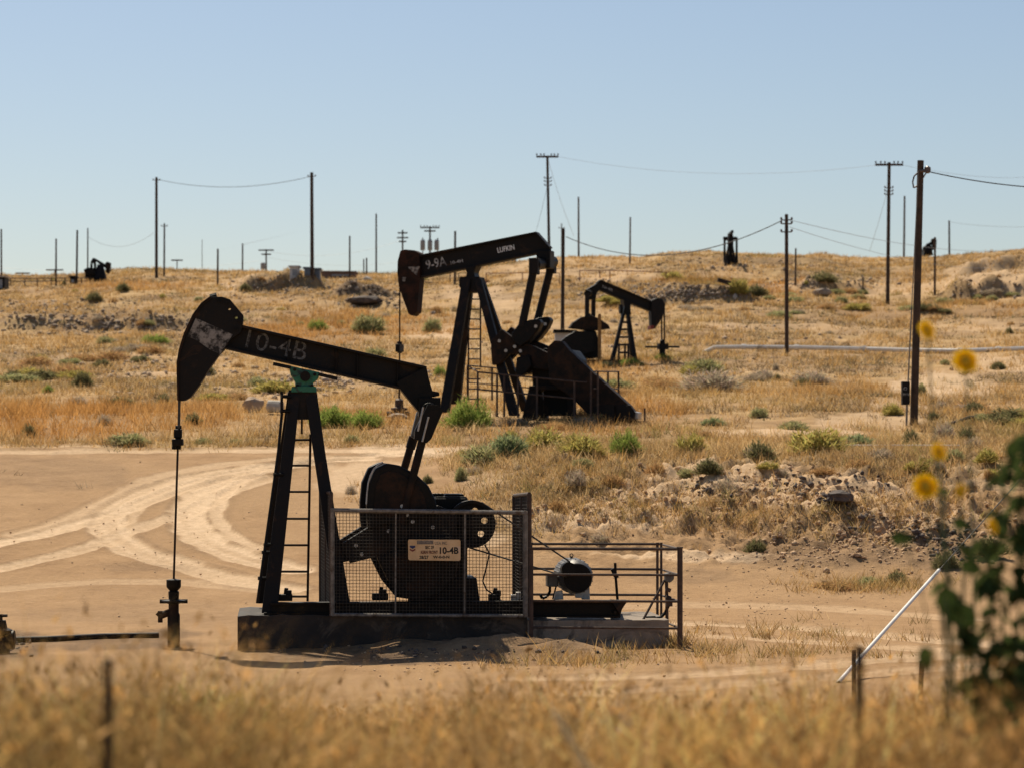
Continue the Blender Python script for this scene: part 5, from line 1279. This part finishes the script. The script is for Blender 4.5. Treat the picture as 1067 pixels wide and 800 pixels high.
for a in [
    (538, 442, 30, 9, 'grey', 'grey tumbleweed against the gearbox stand of the second pumpjack'),
    (578, 446, 40, 10, 'brown', 'brown dead weeds against the skid of the second pumpjack'),
    (488, 446, 56, 33, 'green', 'bright green bush at the front legs of the second pumpjack'),
    (346, 444, 52, 24, 'green', 'left green bush right behind the nearest samson post'),
    (381, 445, 44, 20, 'green', 'right green bush right behind the nearest samson post'),
    (528, 477, 46, 30, 'blue', 'blue-green bush where the dirt road meets the weeds, below the second pumpjack'),
    (501, 484, 40, 26, 'sage', 'grey-green bush at the end of the dirt road, left of the blue-green one'),
    (566, 470, 58, 27, 'olive', 'yellow-olive bush in front of the second pumpjack gearbox'),
    (652, 473, 40, 26, 'green', 'green bush below the right end of the sloping belt guard'),
    (606, 474, 56, 23, 'olive', 'wide yellow-olive weed clump below the belt guard'),
    (788, 574, 27, 16, 'dark', 'round dark sage bush alone at the foot of the dirt bank'),
    (135, 462, 46, 14, 'sage', 'pale sage bush at the far edge of the dirt road, left of the polished rod'),
    (201, 441, 22, 13, 'dark', 'dark bush just right of the near polished rod'),
    (212, 462, 20, 9, 'sage', 'small sage at the road edge right of the near polished rod'),
    (246, 462, 16, 8, 'sage', 'small sage at the road edge left of the nearest samson post'),
    (366, 462, 18, 12, 'sage', 'small sage at the road edge right of the nearest samson post'),
    (721, 474, 38, 26, 'olive', 'olive bush at the near edge of the pale track right of the belt guard'),
    (790, 482, 38, 28, 'dark', 'grey-dark bush in the middle of the weedy bank top'),
    (852, 473, 66, 30, 'olive', 'broad olive weed clump on the bank top right of centre'),
    (738, 494, 32, 20, 'dark', 'low dark bush in the weeds above the rail fence corner'),
    (755, 514, 38, 20, 'grey', 'pale grey dead bush above the clods of the bank'),
    (893, 467, 40, 19, 'blue', 'blue-green bush left of the big pole foot'),
    (949, 464, 24, 20, 'dark', 'dark green bush right under the big pole foot'),
    (972, 437, 14, 11, 'dark', 'small round green bush right of the big pole foot'),
    (1015, 430, 26, 14, 'dark', 'dark flattened bush by the pale dirt track at right'),
    (984, 458, 30, 22, 'grey', 'grey bush right of the big pole foot'),
    (1007, 462, 26, 20, 'dark', 'dark bush among weeds between the big pole and the right edge'),
    (742, 408, 74, 26, 'grey', 'wide grey dead brush right of the third pumpjack wellhead'),
    (734, 389, 44, 18, 'sage', 'sage bush above the wide grey dead brush'),
    (846, 400, 46, 16, 'grey', 'grey-brown brush on the slope right of the brown pole foot'),
    (836, 402, 20, 10, 'dark', 'low dark brush left of the grey-brown one by the brown pole'),
    (450, 346, 22, 16, 'sage', 'sage bush just right of the second bridle rod'),
    (458, 393, 16, 14, 'green', 'small green bush between the second bridle rod and its samson post'),
    (455, 327, 14, 10, 'brown', 'brown bush on the track behind the second samson post'),
    (331, 344, 24, 12, 'green', 'green bush on the golden slope above the near walking beam, left one'),
    (384, 346, 38, 20, 'sage', 'pale sage bush on the golden slope above the near walking beam, right one'),
    (827, 447, 34, 12, 'sage', 'sage bush on the far side of the pale track'),
    (790, 434, 22, 12, 'sage', 'sage bush on the slope above the pale track'),
    (744, 443, 26, 11, 'blue', 'blue-green bush at the far edge of the pale track'),
    (858, 294, 34, 13, 'dark', 'dark bush on the right hill below the skyline'),
    (770, 307, 22, 18, 'olive', 'green bush at the rubble heap right of the third horsehead'),
    (787, 309, 26, 14, 'dark', 'dark bush in the rubble heap left of the brown pole'),
    (700, 291, 26, 9, 'olive', 'green weed patch on the golden hill above the third horsehead'),
    (255, 304, 14, 11, 'dark', 'small dark bush near the top of the left hill, right of the short black pole'),
    (128, 304, 18, 10, 'dark', 'dark bush below the tiny left skyline pumpjack'),
    (98, 314, 18, 11, 'dark', 'dark bush lower down the slope from the tiny left skyline pumpjack'),
    (246, 281, 9, 6, 'dark', 'tiny dark bush on the left skyline'),
    (45, 396, 42, 13, 'dark', 'wide dark bush on the left slope'),
    (86, 403, 24, 18, 'dark', 'rounded dark bush right of the wide dark one on the left slope'),
    (50, 409, 14, 10, 'green', 'small green bush below the wide dark one on the left slope'),
    (162, 358, 34, 10, 'green', 'green weed patch left of the near horsehead'),
    (110, 358, 20, 9, 'sage', 'sage patch left of the green weed patch on the left slope'),
    (82, 422, 24, 12, 'grey', 'grey bush above the orange weeds at left'),
    (126, 421, 34, 10, 'dark', 'flat dark bush above the orange weeds, left of the near bridle'),
    (170, 420, 18, 12, 'dark', 'dark bush just left of the near horsehead tip'),
    (108, 443, 18, 15, 'grey', 'grey dead bush in the orange weeds by the road'),
    (30, 455, 20, 16, 'dark', 'dark bush at the road edge in the orange weeds at far left'),
    (214, 391, 20, 15, 'dark', 'dark bush behind the near horsehead lower edge'),
    (268, 404, 20, 14, 'sage', 'sage bush on the pale stony patch left of the saddle bearing'),
    (392, 372, 28, 11, 'sage', 'sage bush just above the middle of the near walking beam'),
    (14, 396, 24, 12, 'dark', 'dark bush at the left edge of the photo on the slope'),
    (690, 375, 20, 8, 'green', 'low green patch at the foot of the third pumpjack'),
    (658, 381, 30, 9, 'green', 'green clump right at the skid of the third pumpjack'),
    (632, 383, 24, 8, 'sage', 'sage clump left of the third pumpjack legs'),
    (1040, 385, 18, 10, 'dark', 'dark bush by the pipeline near the right edge'),
    (975, 368, 16, 7, 'dark', 'dark bush under the pipeline right of the big pole'),
    (960, 412, 14, 16, 'sage', 'sage bush just right of the big pole halfway down'),
    (930, 432, 24, 14, 'olive', 'olive bush left of the meter box on the big pole'),
    (600, 506, 26, 20, 'grey', 'grey dead weed on the bank right of the guard fence, left one'),
    (640, 508, 30, 20, 'brown', 'brown dead weed on the bank right of the guard fence, right one'),
    (580, 530, 22, 14, 'brown', 'brown weed just right of the guard fence'),
    (625, 563, 26, 11, 'grey', 'grey tuft behind the pipe rail fence'),
    (480, 500, 16, 18, 'sage', 'sage tuft right of the near pitman arms'),
    (445, 503, 14, 12, 'dark', 'dark tuft behind the near counterweight'),
    (366, 514, 14, 12, 'grey', 'grey tuft between the near samson post and counterweight'),
    (870, 612, 50, 12, 'brown', 'long low brown weeds at the foot of the bank at right'),
    (905, 610, 28, 14, 'sage', 'sage tuft at the foot of the bank left of the guy guard'),
    (935, 606, 26, 16, 'dark', 'dark tuft at the foot of the bank behind the guy guard'),
    (985, 590, 34, 20, 'dark', 'dark bush behind the top of the white guy guard'),
    (1030, 575, 40, 22, 'dark', 'dark brush behind the sunflower at the bank foot'),
]: shrub(*a)
p_ = W(632, 775, 12.0); s_ = 12.0 / F; o = bpy.data.objects.new('shrub', SM['grey'][0]); COL.objects.link(o)
o.location = (p_.x, p_.y, gz(p_.x, p_.y) - .03); o.scale = (150 * s_, 120 * s_, 105 * s_); tag(o, 'blurred grey dead bush low in the foreground grass', 'shrub', SG)
p_ = W(70, 775, 11.0); s_ = 11.0 / F; o = bpy.data.objects.new('shrub', SM['olive'][1]); COL.objects.link(o)
o.location = (p_.x, p_.y, gz(p_.x, p_.y) - .03); o.scale = (230 * s_, 150 * s_, 110 * s_); tag(o, 'blurred olive weed clump at the bottom left beside the stake', 'shrub', SG)
p_ = W(215, 760, 12.5); s_ = 12.5 / F; o = bpy.data.objects.new('shrub', SM['olive'][0]); COL.objects.link(o)
o.location = (p_.x, p_.y, gz(p_.x, p_.y) - .03); o.scale = (180 * s_, 130 * s_, 112 * s_); tag(o, 'blurred olive weed clump right of the bottom left stake', 'shrub', SG)
for i in range(27):
    cx_, cy_ = random.choice([(random.uniform(560, 1080), random.uniform(372, 450)), (random.uniform(-20, 420), random.uniform(335, 425)), (random.uniform(620, 1080), random.uniform(296, 345))])
    sc = .5 + (cy_ - 280) / 150; kin = random.choice(['sage', 'grey', 'olive', 'sage', 'dark'])
    for j in range(3):
        shrub(cx_ + random.gauss(0, 15) * sc, cy_ + random.gauss(0, 2.2) * sc, random.uniform(20, 38) * sc, random.uniform(6, 11) * sc, kin if random.random() < .7 else 'brown', 'low dusty scrub clump merging with its neighbours on the hillside', 'merging scrub clumps on the hillside')
for i in range(62):
    px, py = random.uniform(-40, 1100), random.choice([random.uniform(285, 340), random.uniform(335, 455)])
    if 300 < px < 620 and py > 420: continue
    kin = random.choice(['dark', 'sage', 'grey', 'brown', 'brown', 'olive', 'grey']); sc = .6 + (py - 280) / 140
    shrub(px, py, random.uniform(6, 17) * sc, random.uniform(4, 8) * sc, kin, 'small low scrub tuft scattered anywhere on the tan hillside grass', 'small scrub tufts on the hillside')
for i in range(44):
    px, py = random.uniform(480, 1090), random.gauss(478, 12)
    shrub(px, py, random.uniform(12, 34), random.uniform(8, 17), random.choice(['brown', 'olive', 'brown', 'grey', 'sage']), 'dry weed clump in the thick weeds along the bank top', 'weed clumps along the bank top')

# ------------------------------------------------------------------ single rocks and odds and ends
def chunk(name, label, px, py, w, h, mat, seed, cyl=False):
    p_ = hit(px, py); s = p_.y / F; r_ = random.Random(seed)
    if cyl:
        m = MB(); m.lathe([(h * s * .42, -w * s / 2), (h * s * .5, -w * s * .45), (h * s * .5, w * s * .45), (h * s * .42, w * s / 2)], (0, 0, h * s * .6), 'x', 14); o = m.build(name, M[mat], None, .02, loc=p_)
    else:
        V, T = ico(2); V = V.copy()
        for i in range(len(V)): V[i] *= .8 + .35 * r_.random()
        m = MB(); m.add([(a * w * s * .5, b * w * s * .4, c_ * h * s * .62 + h * s * .55) for a, b, c_ in V], [tuple(t) for t in T]); o = m.build(name, M[mat], None, loc=p_)
    tag(o, label, 'rock')
    return o
chunk('boulder', 'pale broken boulder in the grass left of the near samson post, left of a pair', 264, 430, 22, 15, 'rock', 3)
o = chunk('concrete_chunk', 'pale round-sided concrete chunk in the grass, right of a pair', 286.5, 431, 16, 13, 'chunk', 4, True); o.rotation_euler = (0, .05, -.3)
chunk('boulder', 'dark flat lump standing in for the shadowed hollow in the dirt heap left of the second horsehead', 380, 318, 38, 8, 'darkclod', 6)  # dark lump added for the shade of a hollow in the heap
chunk('boulder', 'grey rock heap at the foot of the second bridle rod', 414, 438, 22, 7, 'darkrock', 9)
chunk('boulder', 'white rock at the rubble heap right of the third horsehead', 766, 312, 5, 5, 'chunk', 10)
chunk('boulder', 'grey rock pile on the slope right of the rubble heap', 857, 309, 22, 7, 'darkrock', 11)
chunk('boulder', 'pale rock on the dirt heap among the stub posts', 383, 294, 9, 5, 'chunk', 12)
chunk('boulder', 'dark clump of broken earth on top of the dirt bank at right', 876, 527, 30, 12, 'darkclod', 14)
p_ = hit(762, 303); mb = MB(); mb.bar((-.9, 0, .7), (1.1, 0, .1), .25, .4); o = mb.build('old_timber', M['stake'], None, .01, loc=p_); tag(o, 'dark old timber sticking out of the rubble heap', 'timber')
a, b = hit(988, 444), hit(1022, 437); c = (a + b) / 2; mb = MB(); mb.path([a - c + Vector((0, 0, .05)), Vector((.15, 0, .16)), b - c + Vector((0, 0, .1))], .045); o = mb.build('dead_branch', M['stake'], None, loc=c); tag(o, 'thin dead branch on the ground right of the big pole', 'branch')

# guy wire with its white guard, anchored in the pad
A, B = hit(873, 711), W(978.5, 593.5, 34.0); Cc = W(1120, 436, 34.0 + (34.0 - hit(873, 711).y) * 1.3)
gy = root('guy_wire', A, 0, 'leaning white guy guard rising out of the dirt at right, with its wire', 'guy wire')
mb = MB(); mb.tube((0, 0, 0), B - A, .023, n=10); mb.build('guard_tube', M['white'], gy, 0, True)
mb = MB(); mb.tube(B - A, Cc - A, .007, n=5); mb.build('cable', M['wire'], gy)
mb = MB(); mb.tube((-.12, 0, -.15), (.02, 0, .02), .018); mb.build('anchor_rod', M['stake'], gy)

def stake(px, yt, yb, w, D_, label, lean=0):
    p_ = W(px, yb, D_); z = gz(p_.x, p_.y); t = W(px + lean, yt, D_); s = D_ / F; h = t.z - z
    m = MB(); q = t - p_
    m.bar((0, 0, -.1), (q.x, 0, h), w * s, w * s * .35); m.bar((0, w * s * .4, -.1), (q.x, w * s * .4, h), w * s * .35, w * s * .9)
    for i in range(6): m.box((q.x * i / 8, -w * s * .3, h * (.35 + i * .1)), (w * s * .5, w * s * .4, .02))
    p_.z = z; o = m.build('metal_stake', M['stake'], None, loc=p_); tag(o, label, 'stake', 'metal stakes in the foreground grass')
stake(112.5, 686, 815, 9.5, 6.3, 'blurred dark metal stake in the grass at bottom left')
stake(895.5, 672, 790, 8, 8.5, 'blurred dark metal stake crossing the foot of the white guy guard')
stake(889.5, 677, 720, 4, 25, 'thin dark stake just left of the blurred stake at the guy guard')
stake(957.5, 688, 728, 5, 24, 'short leaning stake right of the white guy guard', 3)
D_ = 6.5; pts = [W(x, y, D_) for x, y in ((578, 741), (586, 757), (598, 778), (616, 806), (640, 850))]; c = pts[4].copy(); c.z = gz(c.x, c.y)
mb = MB(); r_ = [.0035, .006, .007, .008, .008]
pp_ = [v - c for v in pts] + [Vector((.03, 0, 0))]
for i in range(5): mb.tube(pp_[i], pp_[i + 1], .0085 + .001 * i, n=8)
o = mb.build('straw_stalk', M['strawstem'], None, loc=c); tag(o, 'single bent yellow straw stalk at the bottom centre', 'stalk')

# ------------------------------------------------------------------ WILD SUNFLOWERS, out of focus at right
def sunflower(label, D_, base_px, stems, flowers, leaf_n, seed):
    r_ = np.random.default_rng(seed)
    q = Vector(((base_px - CX) * D_ / F, D_, 0)); q.z = gz(q.x, q.y)
    r = root('wild_sunflower', q, 0, label, 'sunflower', 'wild sunflowers at right')
    m = MB(); allp = []
    for st in stems:
        pts = [Vector((0, 0, 0))] + [W(x, y, D_ + dz) - q for x, y, dz in st]
        for i in range(len(pts) - 1): m.tube(pts[i], pts[i + 1], .0055 * (1 - .55 * i / len(pts)), n=6)
        allp += [pts]
    m.build('stem', M['sunstem'], r)
    V = []; T = []; C = []
    def leaf(c, L_, az, droop, col):
        f = Vector((math.cos(az), math.sin(az), -droop)).normalized(); s_ = f.cross(Vector((0, 0, 1))).normalized(); u = s_.cross(f)
        prof = [(0, .03), (.18, .34), (.42, .42), (.7, .26), (1, .0)]; b0 = len(V)
        for t, w in prof:
            mid_ = c + f * (L_ * t) - Vector((0, 0, 1)) * (L_ * .25 * t * t)
            V.extend([tuple(mid_ - s_ * w * L_ + u * .12 * w * L_), tuple(mid_), tuple(mid_ + s_ * w * L_ + u * .12 * w * L_)]); C.extend([col] * 3)
        for i in range(4):
            a = b0 + i * 3; T.extend([(a, a + 1, a + 4), (a, a + 4, a + 3), (a + 1, a + 2, a + 5), (a + 1, a + 5, a + 4)])
    for i in range(leaf_n):
        pts = allp[r_.integers(0, len(allp))]; k = r_.integers(0, len(pts) - 1) if len(pts) > 2 else 0
        c = pts[k].lerp(pts[k + 1], float(r_.uniform(.1, 1)))
        g = r_.uniform(.5, 2.2); leaf(c, float(r_.uniform(.03, .085)), float(r_.uniform(0, 2 * PI)), float(r_.uniform(.1, 1.3)), (.048 * g, .066 * g, .020 * g))
    if V:
        o = np_mesh('foliage', np.array(V), np.array(T), M['sunleaf'], np.array(C), tri=True); o.parent = r
    for x, y, dz, rad, az in flowers:
        rad *= 1.4; c = W(x, y, D_ + dz) - q; n_ = Vector((math.sin(az), -math.cos(az), .35)).normalized(); a_ = n_.orthogonal().normalized(); b_ = n_.cross(a_)
        V = []; T = []; C = []
        for ring_, (np__, ln) in enumerate(((15, 1.0), (13, .85))):
            for i in range(np__):
                t = 2 * PI * (i + .5 * ring_) / np__ + r_.uniform(-.1, .1); d = a_ * math.cos(t) + b_ * math.sin(t); s_ = n_.cross(d); k = len(V)
                for u_, w_, up_ in ((.35, .08, .0), (.68, .19, .08), (1.0, .03, .02 - .1 * ring_)):
                    p1 = c + d * (rad * u_ * ln) + n_ * rad * up_
                    V.extend([tuple(p1 - s_ * w_ * rad), tuple(p1 + s_ * w_ * rad)]); C.extend([(.95, .60, .008)] * 2)
                T.extend([(k, k + 1, k + 3), (k, k + 3, k + 2), (k + 2, k + 3, k + 5), (k + 2, k + 5, k + 4)])
        fl = np_mesh('flower_head', np.array(V), np.array(T), M['petal'], np.array(C), tri=True); fl.parent = r
        m = MB(); R_ = rad * .40
        m.lathe([(R_ * .4, -.3 * rad), (R_ * .95, -.12 * rad), (R_, .05 * rad), (R_ * .7, .16 * rad), (R_ * .2, .2 * rad)], (0, 0, 0), n=14)
        rot = n_.to_track_quat('Z', 'Y').to_matrix(); m.v = [tuple(c + rot @ Vector(p)) for p in m.v]; m.build('seed_disc', M['seed'], fl, 0, True)
M['sunstem'] = paint('green_stem', (.06, .085, .025), (.11, .13, .045), 20, .7, 0, 0)
M['seed'] = paint('flower_centre', (.30, .13, .01), (.42, .20, .015), 60, .9, 0, 0)
M['seed'] = paint('flower_centre', (.62, .32, .010), (.85, .50, .012), 60, .9, 0, .2)
sunflower('tall wild sunflower at right with two flowers high against the hillside', 9.0, 1010,
          [[(1000, 800, 0), (985, 600, 0), (972, 450, 0), (967, 348, 0)], [(1012, 800, 0), (1015, 600, .1), (1010, 470, .1), (1006, 382, .1)]],
          [(965.5, 344, 0, .026, .5), (1006, 376, .1, .034, .1)], 4, 5)
sunflower('wild sunflower at right with flowers level with the bank top', 8.6, 1000,
          [[(995, 800, 0), (982, 650, 0), (968, 560, 0), (964, 510, 0)], [(1000, 800, .1), (990, 640, .1), (984, 540, .1), (979, 475, .1)], [(1004, 800, 0), (1004, 640, 0), (1001, 515, 0)]],
          [(964, 506, 0, .033, .1), (978, 470, .1, .024, .6), (1001, 511, 0, .018, -.5)], 5, 6)
sunflower('dark leafy wild sunflower filling the bottom right edge', 8.2, 1045,
          [[(1035, 780, 0), (1020, 690, 0), (1000, 630, 0), (985, 612, 0)], [(1045, 760, .1), (1045, 640, .1), (1040, 560, .1), (1045, 500, .1), (1056, 470, .1)], [(1055, 760, 0), (1062, 640, 0), (1064, 540, 0), (1070, 440, 0)],
           [(1030, 780, -.1), (1030, 700, -.1), (1035, 620, -.1), (1022, 560, -.1)], [(1060, 780, .1), (1068, 700, .1), (1080, 620, .1)], [(1040, 800, .2), (1028, 740, .2), (1012, 700, .2)], [(1062, 800, .15), (1058, 720, .15), (1050, 660, .15)]],
          [(1034, 548, 0, .020, .8)], 620, 8)
def lone_leaves():
    D_ = 7.6; q = Vector(((985 - CX) * D_ / F, D_, 0)); q.z = gz(q.x, q.y)
    r = root('wild_sunflower', q, 0, 'spindly sunflower shoot with a few big dark leaves left of the leafy one', 'sunflower', 'wild sunflowers at right')
    m = MB(); V = []; T = []; C = []
    for x, y, w, h, ang in ((939, 560, 26, 15, .05), (965, 685, 16, 28, 1.4), (1001, 545, 20, 14, .3), (988, 628, 22, 40, 1.3), (1006, 640, 30, 24, .8), (1055, 470, 15, 26, 1.5), (1012, 590, 24, 18, .4)):
        c = W(x, y, D_) - q; s = D_ / F; b0 = len(V); ca, sa = math.cos(ang), math.sin(ang)
        Lh, Wh = max(w, h) * s * .5, min(w, h) * s * .5
        for t in np.linspace(-1, 1, 7):
            ww = Wh * (1 - t * t) ** .7
            for k in (-1, 0, 1):
                u_, v_ = t * Lh, k * ww; V.append((c.x + u_ * ca - v_ * sa, c.y + .015 * abs(k) - .02 * t * t, c.z - (u_ * sa + v_ * ca))); C.append((.05, .075, .02))
        for i in range(6):
            a = b0 + i * 3; T += [(a, a + 1, a + 4), (a, a + 4, a + 3), (a + 1, a + 2, a + 5), (a + 1, a + 5, a + 4)]
        m.tube(c, c + Vector(((985 - x) * s * .4, .02, -.1)), .0018, n=5)
        m.tube(c + Vector(((985 - x) * s * .4, .02, -.1)), Vector((0, 0, .25 + c.z * .3)), .0022, n=5)
    m.tube((0, 0, 0), (0, 0, 1.2), .004, n=6)
    m.build('stem', M['sunstem'], r); o = np_mesh('foliage', np.array(V), np.array(T), M['sunleaf'], np.array(C), tri=True); o.parent = r
lone_leaves()

# ------------------------------------------------------------------ light, sky, camera
SUN_EL, SUN_AZ = math.radians(52), math.radians(-22)       # azimuth from +Y, negative towards -X
w = bpy.data.worlds.new('World'); S.world = w; w.use_nodes = True; nt = w.node_tree; nt.nodes.clear()
sk = nt.nodes.new('ShaderNodeTexSky'); sk.sky_type = 'NISHITA'; sk.sun_disc = False; sk.sun_elevation = SUN_EL; sk.sun_rotation = SUN_AZ; sk.altitude = 100; sk.air_density = 1.0; sk.dust_density = .9; sk.ozone_density = 1.8
bg = nt.nodes.new('ShaderNodeBackground'); bg.inputs['Strength'].default_value = .0725
ou = nt.nodes.new('ShaderNodeOutputWorld'); mx = nt.nodes.new('ShaderNodeMix'); mx.data_type = 'RGBA'; mx.blend_type = 'MULTIPLY'; mx.inputs[0].default_value = 1; mx.inputs[7].default_value = (1.0, .99, 1.0, 1); nt.links.new(sk.outputs[0], mx.inputs[6]); nt.links.new(mx.outputs[2], bg.inputs[0]); nt.links.new(bg.outputs[0], ou.inputs[0])
su = bpy.data.lights.new('sun', 'SUN'); su.energy = 5.0; su.angle = math.radians(.53); su.color = (1.0, .89, .70)
so = bpy.data.objects.new('sun', su); COL.objects.link(so)
d = Vector((math.sin(SUN_AZ) * math.cos(SUN_EL), math.cos(SUN_AZ) * math.cos(SUN_EL), math.sin(SUN_EL))); so.rotation_euler = d.to_track_quat('Z', 'Y').to_euler(); so.location = d * 60

cam = bpy.data.cameras.new('camera'); co_ = bpy.data.objects.new('camera', cam); COL.objects.link(co_); S.camera = co_
co_.location = (0, 0, EYE); co_.rotation_euler = (PI / 2, 0, 0)
cam.sensor_fit = 'HORIZONTAL'; cam.sensor_width = 36; cam.lens = F / 1067 * 36; cam.shift_y = (HZ - 400) / 1067; cam.clip_start = .1; cam.clip_end = 9000
cam.dof.use_dof = True; cam.dof.focus_distance = 37.0; cam.dof.aperture_fstop = 2.8
S.view_settings.view_transform = 'Standard'; S.view_settings.look = 'None'; S.view_settings.exposure = .27; S.view_settings.gamma = 1
S.render.resolution_x, S.render.resolution_y = 1024, 767
S.cycles.use_denoising = True; S.cycles.max_bounces = 6; S.cycles.diffuse_bounces = 3; S.cycles.transmission_bounces = 2
